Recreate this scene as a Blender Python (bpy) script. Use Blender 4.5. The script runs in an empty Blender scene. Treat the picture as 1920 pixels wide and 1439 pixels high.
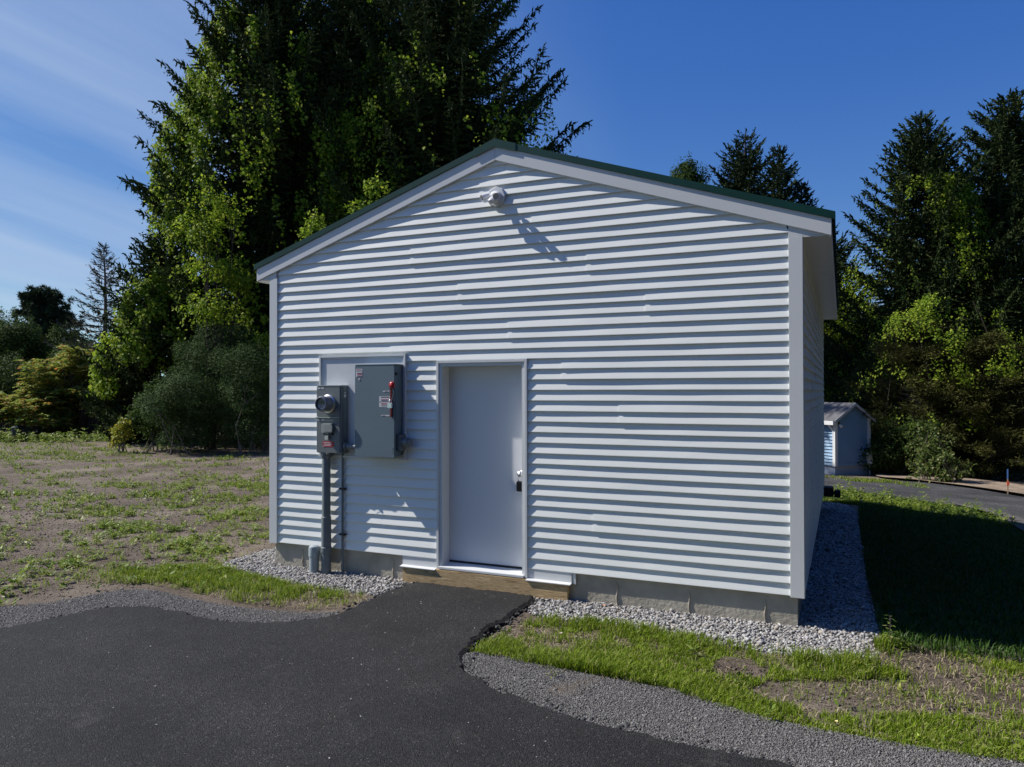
import bpy, math, numpy as np
from mathutils import Vector, Matrix
from mathutils.geometry import tessellate_polygon
S = bpy.context.scene
COL = S.collection
rad = math.radians

# ------------------------------------------------------------------ camera, sun, sky, exposure
CAM = np.array([5.969, -6.645, 1.718])
YAW = rad(24.04)
cam_d = bpy.data.cameras.new('camera'); cam = bpy.data.objects.new('camera', cam_d); COL.objects.link(cam)
cam_d.sensor_width = 36; cam_d.lens = 1386.32/1920*36; cam_d.clip_start = .05; cam_d.clip_end = 2000
cam.matrix_world = (Matrix.Translation(Vector(CAM)) @ Matrix.Rotation(YAW, 4, 'Z') @ Matrix.Rotation(rad(90+.593), 4, 'X')
                    @ Matrix.Rotation(rad(-.097), 4, 'Z'))
S.camera = cam
SUN = Vector((1.0, .225, -1.0)).normalized()          # direction the light travels
sl = bpy.data.lights.new('sun', 'SUN'); sun = bpy.data.objects.new('sun', sl); COL.objects.link(sun)
sl.energy = 5.0; sl.angle = rad(.5); sl.color = (1, .95, .88)
sun.rotation_euler = SUN.to_track_quat('-Z', 'Y').to_euler()
W = bpy.data.worlds.new('World'); S.world = W; W.use_nodes = True
wn, wl = W.node_tree.nodes, W.node_tree.links
wn.clear()
sky = wn.new('ShaderNodeTexSky'); sky.sky_type = 'NISHITA'; sky.sun_disc = False
sky.sun_elevation = math.asin(-SUN.z); sky.sun_rotation = math.atan2(-SUN.x, -SUN.y) % (2*math.pi)
sky.altitude = 300; sky.air_density = .9; sky.dust_density = .25; sky.ozone_density = 3.5
bg = wn.new('ShaderNodeBackground'); bg.inputs['Strength'].default_value = .075
wo = wn.new('ShaderNodeOutputWorld')
# thin cirrus: stretched noise laid over the upper sky by direction
tc = wn.new('ShaderNodeTexCoord')
sep = wn.new('ShaderNodeSeparateXYZ'); wl.new(tc.outputs['Generated'], sep.inputs[0])
def wmath(op, a, b=None):
    n = wn.new('ShaderNodeMath'); n.operation = op
    for i, v in enumerate((a, b)):
        if v is None: continue
        if isinstance(v, (int, float)): n.inputs[i].default_value = v
        else: wl.new(v, n.inputs[i])
    return n.outputs[0]
zz = wmath('ADD', sep.outputs[2], .18)
px_, py_ = wmath('DIVIDE', sep.outputs[0], zz), wmath('DIVIDE', sep.outputs[1], zz)
cb = wn.new('ShaderNodeCombineXYZ'); wl.new(px_, cb.inputs[0]); wl.new(py_, cb.inputs[1])
mp = wn.new('ShaderNodeMapping'); mp.inputs['Rotation'].default_value = (0, 0, 0); mp.inputs['Scale'].default_value = (2.2, .40, 1)
mp.inputs['Location'].default_value = (1.3, .4, 0)
wl.new(cb.outputs[0], mp.inputs[0])
nz = wn.new('ShaderNodeTexNoise'); nz.inputs['Scale'].default_value = 1.1; nz.inputs['Detail'].default_value = 8; nz.inputs['Roughness'].default_value = .5
nz.inputs['Distortion'].default_value = .7
wl.new(mp.outputs[0], nz.inputs['Vector'])
cr = wn.new('ShaderNodeMapRange'); cr.inputs[1].default_value = .36; cr.inputs[2].default_value = .70; wl.new(nz.outputs[0], cr.inputs[0])
# cirrus only in the western half of the sky (a real bank of cloud there)
we = wn.new('ShaderNodeMapRange'); we.inputs[1].default_value = -.35; we.inputs[2].default_value = -1.0
wl.new(wmath('ADD', wmath('MULTIPLY', sep.outputs[0], 1.0), wmath('MULTIPLY', sep.outputs[1], -.12)), we.inputs[0])
amt = wmath('MULTIPLY', wmath('MULTIPLY', cr.outputs[0], we.outputs[0]), .72)
# clear polarised-looking autumn sky: deeper blue away from the sun, no glare round it
ssc = wn.new('ShaderNodeSeparateColor'); wl.new(sky.outputs[0], ssc.inputs[0]); scc = wn.new('ShaderNodeCombineColor')
chn = [wmath('MINIMUM', wmath('MULTIPLY', wmath('POWER', wmath('MULTIPLY', ssc.outputs[i], .085), g_), k_/.085), 9.0) for i, (k_, g_) in enumerate(((2.06, 1.57), (1.073, 1.07), (.904, .545)))]
wl.new(wmath('MINIMUM', chn[0], wmath('MULTIPLY', chn[1], .62)), scc.inputs[0]); wl.new(chn[1], scc.inputs[1]); wl.new(chn[2], scc.inputs[2])
mx = wn.new('ShaderNodeMix'); mx.data_type = 'RGBA'
wl.new(amt, mx.inputs[0]); wl.new(scc.outputs[0], mx.inputs[6]); mx.inputs[7].default_value = (5.6, 7.0, 9.2, 1)
wl.new(mx.outputs[2], bg.inputs[0]); wl.new(bg.outputs[0], wo.inputs[0])
vs = S.view_settings; S.display_settings.display_device = 'sRGB'; vs.view_transform = 'Standard'; vs.look = 'None'; vs.gamma = 1; vs.exposure = 0.22
S.render.engine = 'CYCLES'; S.cycles.max_bounces = 6; S.cycles.transparent_max_bounces = 6

# ------------------------------------------------------------------ helpers
rng = np.random.default_rng(7)
def new_mat(name): 
    m = bpy.data.materials.new(name); m.use_nodes = True
    return m, m.node_tree.nodes, m.node_tree.links, m.node_tree.nodes['Principled BSDF']
def mat(name, col, rough=.6, metal=0, noise=0, nscale=8, bump=0, bscale=60, spec=.5, bdist=.01, stretch=None):
    m, n, l, p = new_mat(name)
    p.inputs['Base Color'].default_value = (*col, 1); p.inputs['Roughness'].default_value = rough
    p.inputs['Metallic'].default_value = metal; p.inputs['Specular IOR Level'].default_value = spec
    t = n.new('ShaderNodeTexCoord'); v = t.outputs['Object']
    if stretch:
        mp = n.new('ShaderNodeMapping'); mp.inputs['Scale'].default_value = stretch; l.new(v, mp.inputs[0]); v = mp.outputs[0]
    if noise:
        q = n.new('ShaderNodeTexNoise'); q.inputs['Scale'].default_value = nscale; q.inputs['Detail'].default_value = 6; l.new(v, q.inputs['Vector'])
        r = n.new('ShaderNodeMapRange'); r.inputs[3].default_value = 1-noise; r.inputs[4].default_value = 1+noise
        r.inputs[1].default_value = .3; r.inputs[2].default_value = .7; l.new(q.outputs[0], r.inputs[0])
        x = n.new('ShaderNodeMix'); x.data_type = 'RGBA'; x.blend_type = 'MULTIPLY'; x.inputs[0].default_value = 1
        x.inputs[6].default_value = (*col, 1); l.new(r.outputs[0], x.inputs[7]); l.new(x.outputs[2], p.inputs['Base Color'])
    if bump:
        q = n.new('ShaderNodeTexNoise'); q.inputs['Scale'].default_value = bscale; q.inputs['Detail'].default_value = 5; l.new(v, q.inputs['Vector'])
        b = n.new('ShaderNodeBump'); b.inputs['Strength'].default_value = bump; b.inputs['Distance'].default_value = bdist
        l.new(q.outputs[0], b.inputs['Height']); l.new(b.outputs[0], p.inputs['Normal'])
    return m
def leaf_mat(name, cols, trans=.35, rough=.5, spec=.3, patch=None, pscale=.6):
    """foliage: colour varies from leaf to leaf; light shows through"""
    m, n, l, p = new_mat(name)
    g = n.new('ShaderNodeNewGeometry'); ramp = n.new('ShaderNodeValToRGB'); e = ramp.color_ramp.elements
    e[0].color = (*cols[0], 1); e[1].color = (*cols[-1], 1)
    for i, c in enumerate(cols[1:-1]): x = e.new((i+1)/(len(cols)-1)); x.color = (*c, 1)
    l.new(g.outputs['Random Per Island'], ramp.inputs[0])
    col = ramp.outputs[0]
    if patch:
        t = n.new('ShaderNodeTexCoord'); q = n.new('ShaderNodeTexNoise'); q.inputs['Scale'].default_value = pscale; l.new(t.outputs['Object'], q.inputs['Vector'])
        r = n.new('ShaderNodeMapRange'); r.inputs[1].default_value = .52; r.inputs[2].default_value = .66; l.new(q.outputs[0], r.inputs[0])
        x = n.new('ShaderNodeMix'); x.data_type = 'RGBA'; l.new(r.outputs[0], x.inputs[0]); l.new(col, x.inputs[6]); x.inputs[7].default_value = (*patch, 1)
        col = x.outputs[2]
    l.new(col, p.inputs['Base Color']); p.inputs['Roughness'].default_value = rough; p.inputs['Specular IOR Level'].default_value = spec
    tr = n.new('ShaderNodeBsdfTranslucent'); l.new(col, tr.inputs[0])
    mxs = n.new('ShaderNodeMixShader'); mxs.inputs[0].default_value = trans
    l.new(p.outputs[0], mxs.inputs[1]); l.new(tr.outputs[0], mxs.inputs[2]); l.new(mxs.outputs[0], n['Material Output'].inputs[0])
    return m

class MB:
    """collects faces, then becomes ONE mesh object"""
    def __init__(s): s.v = []; s.f = []; s.n = 0
    def add(s, v, f):
        v = np.asarray(v, float).reshape(-1, 3); s.v.append(v); s.f += [tuple(i+s.n for i in q) for q in f]; s.n += len(v)
    def box(s, a, b, bev=0):
        (x0, y0, z0), (x1, y1, z1) = a, b
        v = [(x0,y0,z0),(x1,y0,z0),(x1,y1,z0),(x0,y1,z0),(x0,y0,z1),(x1,y0,z1),(x1,y1,z1),(x0,y1,z1)]
        s.add(v, [(0,3,2,1),(4,5,6,7),(0,1,5,4),(1,2,6,5),(2,3,7,6),(3,0,4,7)])
    def prism(s, poly, depth, axis='y'):
        """poly: list of 2-D points in the plane across axis, depth = (a, b)"""
        n = len(poly); a, b = depth
        mk = {'y': lambda p, d: (p[0], d, p[1]), 'z': lambda p, d: (p[0], p[1], d), 'x': lambda p, d: (d, p[0], p[1])}[axis]
        v = [mk(p, a) for p in poly] + [mk(p, b) for p in poly]
        s.add(v, [tuple(range(n)), tuple(range(2*n-1, n-1, -1))] + [(i, i+n, (i+1) % n+n, (i+1) % n) for i in range(n)])
    def tube(s, pts, r, k=8, cap=True):
        pts = np.asarray(pts, float); n = len(pts); r = np.broadcast_to(r, (n,))
        t = np.gradient(pts, axis=0); t /= np.linalg.norm(t, axis=1)[:, None]+1e-9
        ref = np.array([0, 0, 1.]) if abs(t[0][2]) < .9 else np.array([1., 0, 0])
        a = np.cross(t, ref); a /= np.linalg.norm(a, axis=1)[:, None]+1e-9; b = np.cross(t, a)
        th = np.arange(k)*2*np.pi/k
        v = pts[:, None] + r[:, None, None]*(a[:, None]*np.cos(th)[None, :, None]+b[:, None]*np.sin(th)[None, :, None])
        f = [(i*k+j, i*k+(j+1) % k, (i+1)*k+(j+1) % k, (i+1)*k+j) for i in range(n-1) for j in range(k)]
        if cap: f += [tuple(range(k-1, -1, -1)), tuple((n-1)*k+j for j in range(k))]
        s.add(v, f)
    def lathe(s, c, axis, prof, k=24, cap=True):
        """prof: (distance along axis, radius)"""
        c = np.array(c, float); ax = np.array(axis, float); ax /= np.linalg.norm(ax)
        ref = np.array([0, 0, 1.]) if abs(ax[2]) < .9 else np.array([1., 0, 0])
        a = np.cross(ax, ref); a /= np.linalg.norm(a); b = np.cross(ax, a); th = np.arange(k)*2*np.pi/k; v = []
        for d, r in prof: v += [c+ax*d+r*(a*math.cos(t)+b*math.sin(t)) for t in th]
        n = len(prof)
        s.add(v, [(i*k+j, i*k+(j+1) % k, (i+1)*k+(j+1) % k, (i+1)*k+j) for i in range(n-1) for j in range(k)] + ([tuple(range(k-1, -1, -1)), tuple((n-1)*k+j for j in range(k))] if cap else []))
    def build(s, name, m, parent=None, smooth=False, bevel=0):
        me = bpy.data.meshes.new(name); v = np.concatenate(s.v) if s.v else np.zeros((0, 3))
        me.from_pydata(v.tolist(), [], s.f); me.materials.append(m)
        if smooth: me.polygons.foreach_set('use_smooth', [True]*len(me.polygons))
        o = bpy.data.objects.new(name, me); COL.objects.link(o)
        import bmesh
        bm = bmesh.new(); bm.from_mesh(me); bmesh.ops.recalc_face_normals(bm, faces=bm.faces)
        if bevel: 
            bmesh.ops.remove_doubles(bm, verts=bm.verts, dist=1e-5)
            es = [e for e in bm.edges if len(e.link_faces) == 2 and e.calc_face_angle(0) > .6]
            bmesh.ops.bevel(bm, geom=es, offset=bevel, segments=2, affect='EDGES', clamp_overlap=True)
        bm.to_mesh(me); bm.free()
        put(o, parent)
        if smooth == 'auto':
            me.set_sharp_from_angle(angle=.6)
        return o
def put(o, parent):
    if parent is not None:
        o.parent = parent; o.matrix_parent_inverse = Matrix.Translation(-parent.location) if parent.type == 'EMPTY' else Matrix.Identity(4)
    return o
def quick(name, verts, m, parent=None, k=4):
    """(N,k,3) array of separate k-gons -> one mesh"""
    verts = np.ascontiguousarray(verts, dtype=np.float32); n = len(verts)
    me = bpy.data.meshes.new(name); me.vertices.add(n*k); me.vertices.foreach_set('co', verts.ravel())
    me.loops.add(n*k); me.loops.foreach_set('vertex_index', np.arange(n*k, dtype=np.int32))
    me.polygons.add(n); me.polygons.foreach_set('loop_start', np.arange(0, n*k, k, dtype=np.int32))
    me.polygons.foreach_set('loop_total', np.full(n, k, np.int32))
    me.update(calc_edges=True); me.materials.append(m)
    o = bpy.data.objects.new(name, me); COL.objects.link(o); return put(o, parent)
def indexed(name, verts, faces, m, parent=None):
    """(V,3) verts, (F,k) faces"""
    verts = np.ascontiguousarray(verts, dtype=np.float32); faces = np.ascontiguousarray(faces, dtype=np.int32); n, k = faces.shape
    me = bpy.data.meshes.new(name); me.vertices.add(len(verts)); me.vertices.foreach_set('co', verts.ravel())
    me.loops.add(n*k); me.loops.foreach_set('vertex_index', faces.ravel())
    me.polygons.add(n); me.polygons.foreach_set('loop_start', np.arange(0, n*k, k, dtype=np.int32)); me.polygons.foreach_set('loop_total', np.full(n, k, np.int32))
    me.update(calc_edges=True); me.materials.append(m)
    o = bpy.data.objects.new(name, me); COL.objects.link(o); return put(o, parent)
def thing(name, label, cat, loc=(0, 0, 0), group=None):
    o = bpy.data.objects.new(name, None); COL.objects.link(o); o.location = loc; o.empty_display_size = .2
    return tag(o, label, cat, group)
def tag(o, label, cat, group=None):
    o['label'] = label; o['category'] = cat
    if group: o['group'] = group
    return o
def structure(o): o['kind'] = 'structure'; return o
def stuff(o, label, cat): o['kind'] = 'stuff'; return tag(o, label, cat)
def unit(a): return a/(np.linalg.norm(a, axis=-1, keepdims=True)+1e-9)
def field(seed, scale, n=9):
    """smooth pseudo-noise in about -1..1"""
    r = np.random.default_rng(seed); k = unit(r.normal(size=(n, 3)))*r.uniform(.6, 1.7, (n, 1))*scale; ph = r.uniform(0, 6.28, n)
    return lambda p: np.sin(np.asarray(p) @ k.T + ph).sum(-1)/(n**.5)
def inside(p, poly):
    x, y = p[:, 0], p[:, 1]; c = np.zeros(len(p), bool); n = len(poly)
    for i in range(n):
        (x0, y0), (x1, y1) = poly[i], poly[i-1]
        h = ((y0 > y) != (y1 > y)); c ^= h & (x < (x1-x0)*(y-y0)/((y1-y0) if y1 != y0 else 1e-9)+x0)
    return c
def edge_dist(p, poly):
    d = np.full(len(p), 1e9); P = np.array(poly)
    for i in range(len(P)):
        a, b = P[i-1], P[i]; ab = b-a; t = np.clip(((p-a) @ ab)/(ab @ ab+1e-9), 0, 1)
        d = np.minimum(d, np.linalg.norm(p-(a+t[:, None]*ab), axis=1))
    return d
def smooth_poly(p, it=3, closed=True):
    p = np.array(p, float)
    for _ in range(it):
        a, b = p, np.roll(p, -1, 0)
        if not closed: a, b = p[:-1], p[1:]
        q = np.stack([.75*a+.25*b, .25*a+.75*b], 1).reshape(-1, 2)
        p = q if closed else np.concatenate([p[:1], q, p[-1:]])
    return p
def scatter(poly, density, r=rng):
    P = np.array(poly); lo, hi = P.min(0), P.max(0); n = int(np.prod(hi-lo)*density)
    q = r.uniform(lo, hi, (n, 2)); return q[inside(q, poly)]
g_noise = field(3, 3.0); g_fine = field(4, 14.0); g_big = field(5, .5)
def G(x, y):
    """height of the ground"""
    x, y = np.asarray(x, float), np.asarray(y, float)
    sx = np.clip((x+3)/5, 0, 1); sx = sx*sx*(3-2*sx)
    z = -.28-.019*np.clip(y, 0, 8)*np.clip((x-4.2)/1.4, 0, 1)-.060*np.maximum(0, np.sqrt(np.maximum(y-8.4, 0)**2+.3)-.8)*sx*(y > 8.4)
    return z-np.clip(x-6.2, 0, 4)*np.maximum(.03, .07+.0025*np.minimum(y, 9))*np.clip((y+1.5)/1.5, 0, 1)*np.clip(1-(y-9)/9, 0, 1)
def Gr(x, y):
    """ground with its small unevenness"""
    p = np.stack([x, y, 0*x], -1); far = np.clip((np.hypot(x-6, y+6)-14)/20, 0, 1)
    return G(x, y)+.010*g_noise(p)+.005*g_fine(p)*(1-far)+far*.05*g_big(p)
R2 = np.array([math.cos(YAW), math.sin(YAW)]); F2 = np.array([-math.sin(YAW), math.cos(YAW)])
def at(u, Z): 
    """plan position seen in direction u (1920-wide photo column) at distance Z"""
    return CAM[:2]+Z*(F2+R2*(u-960)/1386.3)
def top(v, Z): return CAM[2]+(733-v)/1386.3*Z

# ------------------------------------------------------------------ ground, paving, paths
ASPH = [(-.36,-2.79),(-.31,-2.37),(-.16,-1.97),(.21,-1.77),(.65,-1.83),(1.03,-1.86),(1.43,-1.79),(1.72,-1.6),(1.89,-1.37),(1.90,-.91),(1.90,-.41),(1.92,-.12),(1.93,-.064),(1.93,-.062),(1.935,-.062),(1.96,-.062),
        (3.24,-.062),(3.275,-.062),(3.28,-.062),(3.28,-.064),(3.285,-.12),(3.33,-.71),(3.29,-1.27),(3.37,-1.72),(3.44,-1.9),(3.6,-2.05),(3.94,-2.25),(4.35,-2.37),(4.74,-2.44),(5.21,-2.47),(5.71,-2.49),(7.5,-2.6),(12,-3.4),(14,-14),(-6,-14),(-6,-6.5),(-1.6,-3.6)]
GRAVR = [(3.30,-1.78),(3.44,-1.57),(3.73,-1.62),(4.32,-1.64),(4.89,-1.67),(5.33,-1.85),(5.59,-1.93),(6.02,-1.95),(6.42,-1.95),(6.85,-1.89),(9,-2.2),(12,-2.9),(12,-4),(7.5,-3.2),(5.7,-2.8),(4.3,-2.7),(3.4,-2.3)]
GRAVL = [(-2.5,-3.6),(-1.3,-2.5),(-.83,-2.08),(-.66,-1.48),(-.35,-1.32),(.2,-1.42),(.79,-1.46),(1.5,-1.38),(1.84,-1.2),(1.97,-1.3),(1.9,-2.1),(.6,-2.4),(0,-2.6),(0,-3.4),(-1,-4.4)]
CRUSHL = [(-.62,.9),(-.62,.3),(-.62,-.2),(-.2,-.42),(.4,-.50),(.85,-.56),(1.5,-.58),(1.86,-.62),(1.93,-.05),(1.8,.1),(.06,.1),(.06,2.0),(-.4,2.0)]
CRUSHR = [(3.24,.1),(3.30,-.3),(3.42,-.59),(4.0,-.57),(4.44,-.6),(5.0,-.63),(5.29,-.66),(5.68,-.73),(6.12,-.76),(6.24,-.3),(6.24,.4),(6.20,2.1),(6.2,5),(6.2,8.5),(5.7,8.8),(5.3,8.6),(5.6,7.0),(5.6,.1)]
ROAD = [(1.5,11.3),(3.5,11.3),(5.6,11.25),(6.6,11.25),(7.7,10.85),(8.5,10.5),(9.0,9.6),(9.15,8.3),(9.6,6),(11,3),(14,0),(19,3),(13,10),(10.3,13.8),(8.9,16.2),(7.7,17.5),(5.4,17.3),(1,17.3)]
LAWN = [(6.26,-.35),(6.6,-.15),(7.1,-.05),(7.9,.3),(10.5,.6),(10.3,2.5),(9.3,4.6),(8.8,6.8),(8.75,8.3),(8.5,10.0),(7.6,10.8),(6.6,11.2),(5.5,11.2),(3,11.2),(3,9.0),(6.24,8.9),(6.2,5),(6.2,2.1),(6.24,.4)]

m, n, l, p = new_mat('ground_dirt'); dirt = m
t = n.new('ShaderNodeTexCoord')
def noise_node(n, l, v, sc, det=6, rough=.6):
    q = n.new('ShaderNodeTexNoise'); q.inputs['Scale'].default_value = sc; q.inputs['Detail'].default_value = det; q.inputs['Roughness'].default_value = rough
    l.new(v, q.inputs['Vector']); return q.outputs[0]
def ramp_node(n, l, v, stops):
    r = n.new('ShaderNodeValToRGB'); e = r.color_ramp.elements; e[0].position = stops[0][0]; e[0].color = (*stops[0][1], 1); e[1].position = stops[-1][0]; e[1].color = (*stops[-1][1], 1)
    for q in stops[1:-1]: x = e.new(q[0]); x.color = (*q[1], 1)
    l.new(v, r.inputs[0]); return r.outputs[0]
c1 = ramp_node(n, l, noise_node(n, l, t.outputs['Object'], .7, 8, .62), [(.32, (.115,.09,.068)), (.5, (.18,.145,.113)), (.66, (.27,.225,.175))])
c2 = ramp_node(n, l, noise_node(n, l, t.outputs['Object'], 45, 4, .7), [(.3, (.55,.55,.55)), (.55, (1,1,1)), (.75, (1.5,1.5,1.55))])
x = n.new('ShaderNodeMix'); x.data_type = 'RGBA'; x.blend_type = 'MULTIPLY'; x.inputs[0].default_value = 1; l.new(c1, x.inputs[6]); l.new(c2, x.inputs[7])
l.new(x.outputs[2], p.inputs['Base Color']); p.inputs['Roughness'].default_value = .95; p.inputs['Specular IOR Level'].default_value = .2
b = n.new('ShaderNodeBump'); b.inputs['Strength'].default_value = 1; b.inputs['Distance'].default_value = .045; l.new(noise_node(n, l, t.outputs['Object'], 16, 10, .75), b.inputs['Height']); l.new(b.outputs[0], p.inputs['Normal'])

def grid_axis(lo, hi, near0, near1, fine):
    a = list(np.arange(near0, near1, fine)); s = fine; q = a[-1]
    while q < hi: s *= 1.22; q += s; a.append(q)
    s = fine; q = a[0]
    while q > lo: s *= 1.22; q -= s; a.insert(0, q)
    return np.array(a)
gx, gy = grid_axis(-500, 500, -4, 9.5, .07), grid_axis(-60, 600, -3.2, 11, .07)
X, Y = np.meshgrid(gx, gy); Z = Gr(X, Y)
Pn = np.stack([X.ravel(), Y.ravel()], -1)
low = inside(Pn, ASPH) | inside(Pn, ROAD) | ((Pn[:, 0] > .0) & (Pn[:, 0] < 5.65) & (Pn[:, 1] > 0) & (Pn[:, 1] < 7.8))
Zf = Z.ravel(); Zf[low] -= .03
# the small dug hollow in the bare soil by the crushed stone
Zf -= .07*np.exp(-((Pn[:, 0]-5.30)**2+((Pn[:, 1]+1.12)*1.6)**2)/.014) - .05*np.exp(-((Pn[:, 0]-5.22)**2+((Pn[:, 1]+.98)*1.5)**2)/.02)
ny, nx = X.shape; idx = np.arange(nx*ny).reshape(ny, nx)
F = np.stack([idx[:-1, :-1], idx[:-1, 1:], idx[1:, 1:], idx[1:, :-1]], -1).reshape(-1, 4)
structure(indexed('ground', np.c_[Pn, Zf], F, dirt))

def sheet(name, poly, m, lift, thick, fuzz=.018, seed=1, edge=.03):
    """paving laid on the ground: follows its height, with a worn, slightly rounded edge"""
    P = smooth_poly(poly, 3); out = []
    for i in range(len(P)):
        a, b = P[i], P[(i+1) % len(P)]; d = np.linalg.norm(b-a); k = max(1, min(60, int(d/.03)))
        for j in range(k): out.append(a+(b-a)*j/k)
    P = np.array(out); f = field(seed, 20); f2 = field(seed+1, 70); nrm = np.roll(P, -1, 0)-np.roll(P, 1, 0); nrm = unit(np.stack([nrm[:, 1], -nrm[:, 0]], -1))
    area = .5*np.sum(P[:, 0]*np.roll(P[:, 1], -1)-np.roll(P[:, 0], -1)*P[:, 1])
    if area < 0: nrm = -nrm
    P3 = np.c_[P, 0*P[:, 0]]; P = P+nrm*(fuzz*(f(P3)+.8*f2(P3)))[:, None]
    inner = P-nrm*edge; n = len(P)
    z = lambda q, h: np.c_[q, G(q[:, 0], q[:, 1])+h]
    tris = tessellate_polygon([[Vector((*q, 0)) for q in inner]])
    # refine interior on a grid would be wasted: the near ground is level; the road sheet is split below
    v = np.concatenate([z(P+nrm*.012, lift-thick), z(P, lift-.35*thick), z(inner, lift)])
    fs = [(i, (i+1) % n, n+(i+1) % n, n+i) for i in range(n)]+[(n+i, n+(i+1) % n, 2*n+(i+1) % n, 2*n+i) for i in range(n)]
    me = bpy.data.meshes.new(name); me.from_pydata(v.tolist(), [], fs+[tuple(2*n+i for i in q) for q in tris]); me.materials.append(m)
    import bmesh
    bm = bmesh.new(); bm.from_mesh(me); bmesh.ops.recalc_face_normals(bm, faces=bm.faces); bm.to_mesh(me); bm.free()
    o = bpy.data.objects.new(name, me); COL.objects.link(o); return structure(o)
def asphalt(name, base, hi):
    m, n, l, p = new_mat(name); t = n.new('ShaderNodeTexCoord'); v = t.outputs['Object']
    c1 = ramp_node(n, l, noise_node(n, l, v, .8, 9, .68), [(.36, tuple(base*.62 for _ in range(3))), (.5, (base, base, base)), (.64, (base*1.55, base*1.53, base*1.48))])
    vo = n.new('ShaderNodeTexVoronoi'); vo.inputs['Scale'].default_value = 130; l.new(v, vo.inputs['Vector'])
    sepc = n.new('ShaderNodeSeparateColor'); l.new(vo.outputs['Color'], sepc.inputs[0])
    c2 = ramp_node(n, l, sepc.outputs[0], [(0, (.2,.2,.2)), (.8, (1.8,1.8,1.8)), (.975, (2.0,2.0,2.0)), (.994, (hi,hi,hi))])
    x = n.new('ShaderNodeMix'); x.data_type = 'RGBA'; x.blend_type = 'MULTIPLY'; x.inputs[0].default_value = 1; l.new(c1, x.inputs[6]); l.new(c2, x.inputs[7])
    # dried grey smears
    q = noise_node(n, l, v, 2.3, 10, .75); s = n.new('ShaderNodeMapRange'); s.inputs[1].default_value = .60; s.inputs[2].default_value = .74; s.inputs[4].default_value = .5; l.new(q, s.inputs[0])
    y = n.new('ShaderNodeMix'); y.data_type = 'RGBA'; l.new(s.outputs[0], y.inputs[0]); l.new(x.outputs[2], y.inputs[6]); y.inputs[7].default_value = (.11,.105,.10,1)
    l.new(y.outputs[2], p.inputs['Base Color']); p.inputs['Roughness'].default_value = .78; p.inputs['Specular IOR Level'].default_value = .35
    vb = n.new('ShaderNodeTexVoronoi'); vb.inputs['Scale'].default_value = 120; vb.inputs['Randomness'].default_value = 1; l.new(v, vb.inputs['Vector'])
    mth = n.new('ShaderNodeMath'); mth.operation = 'ADD'; l.new(vb.outputs['Distance'], mth.inputs[0]); l.new(noise_node(n, l, v, 140, 6, .75), mth.inputs[1])
    b = n.new('ShaderNodeBump'); b.inputs['Strength'].default_value = 1; b.inputs['Distance'].default_value = .010; b.invert = True
    l.new(mth.outputs[0], b.inputs['Height']); l.new(b.outputs[0], p.inputs['Normal']); return m
M_asph = asphalt('fresh_asphalt', .018, 6)
M_road = asphalt('old_asphalt', .062, 3)
M_grav = mat('grey_gravel', (.15,.143,.135), .95, noise=.5, nscale=60, bump=1, bscale=90, bdist=.02, spec=.2)
M_crush = mat('crushed_stone_bed', (.16,.16,.165), .9, noise=.5, nscale=50, bump=1, bscale=50, bdist=.03, spec=.2)
sheet('driveway', ASPH, M_asph, .045, .07, seed=11)
sheet('gravel_shoulder', GRAVR, M_grav, .018, .05, fuzz=.03, seed=21, edge=.08)
sheet('gravel_verge', GRAVL, M_grav, .016, .05, fuzz=.055, seed=31, edge=.08)
sheet('stone_bed', CRUSHL, M_crush, .005, .03, fuzz=.01, seed=41)
sheet('stone_path', CRUSHR, M_crush, .005, .03, fuzz=.01, seed=51)
# sloping road: a gridded strip
def draped(name, poly, m, lift, step=.35):
    P = np.array(smooth_poly(poly, 3)); lo, hi = P.min(0), P.max(0)
    xs, ys = np.arange(lo[0]-step, hi[0]+step, step), np.arange(lo[1]-step, hi[1]+step, step)
    X, Y = np.meshgrid(xs, ys); q = np.stack([X.ravel(), Y.ravel()], -1); ok = inside(q, P)
    # pull outside vertices onto the border so that the edge is clean
    d = np.full(len(q), 1e9); near = q.copy()
    for i in range(len(P)):
        a, b = P[i-1], P[i]; ab = b-a; t = np.clip(((q-a) @ ab)/(ab @ ab+1e-9), 0, 1); c = a+t[:, None]*ab; dd = np.linalg.norm(q-c, axis=1)
        s = dd < d; d[s] = dd[s]; near[s] = c[s]
    q2 = np.where(ok[:, None], q, near); idx = np.arange(len(q)).reshape(X.shape)
    F = np.stack([idx[:-1, :-1], idx[:-1, 1:], idx[1:, 1:], idx[1:, :-1]], -1).reshape(-1, 4); F = F[ok[F].any(1)]
    return structure(indexed(name, np.c_[q2, G(q2[:, 0], q2[:, 1])+lift], F, m))
draped('road', ROAD, M_road, .055)
draped('road_verge', [(8.2,10.6),(8.6,9.7),(8.62,8.4),(8.75,6.8),(9.3,4.5),(9.9,4.8),(9.4,6.6),(9.1,8.3),(9.0,9.7),(8.6,10.9),(7.9,11.0)], M_grav, .075, .12)
M_bank = mat('pale_sandy_soil', (.30,.235,.175), .95, noise=.25, nscale=3, bump=.8, bscale=25, bdist=.03, spec=.1)
draped('sandy_bank', [(6.9,18.6),(7.0,21.8),(8.7,22.8),(9.9,19),(11.2,15.5),(12.5,12),(11.9,11.6),(10.5,14.3),(9.2,16.3),(8.1,17.6),(7.6,18.3)], M_bank, .08, .3)

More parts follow.
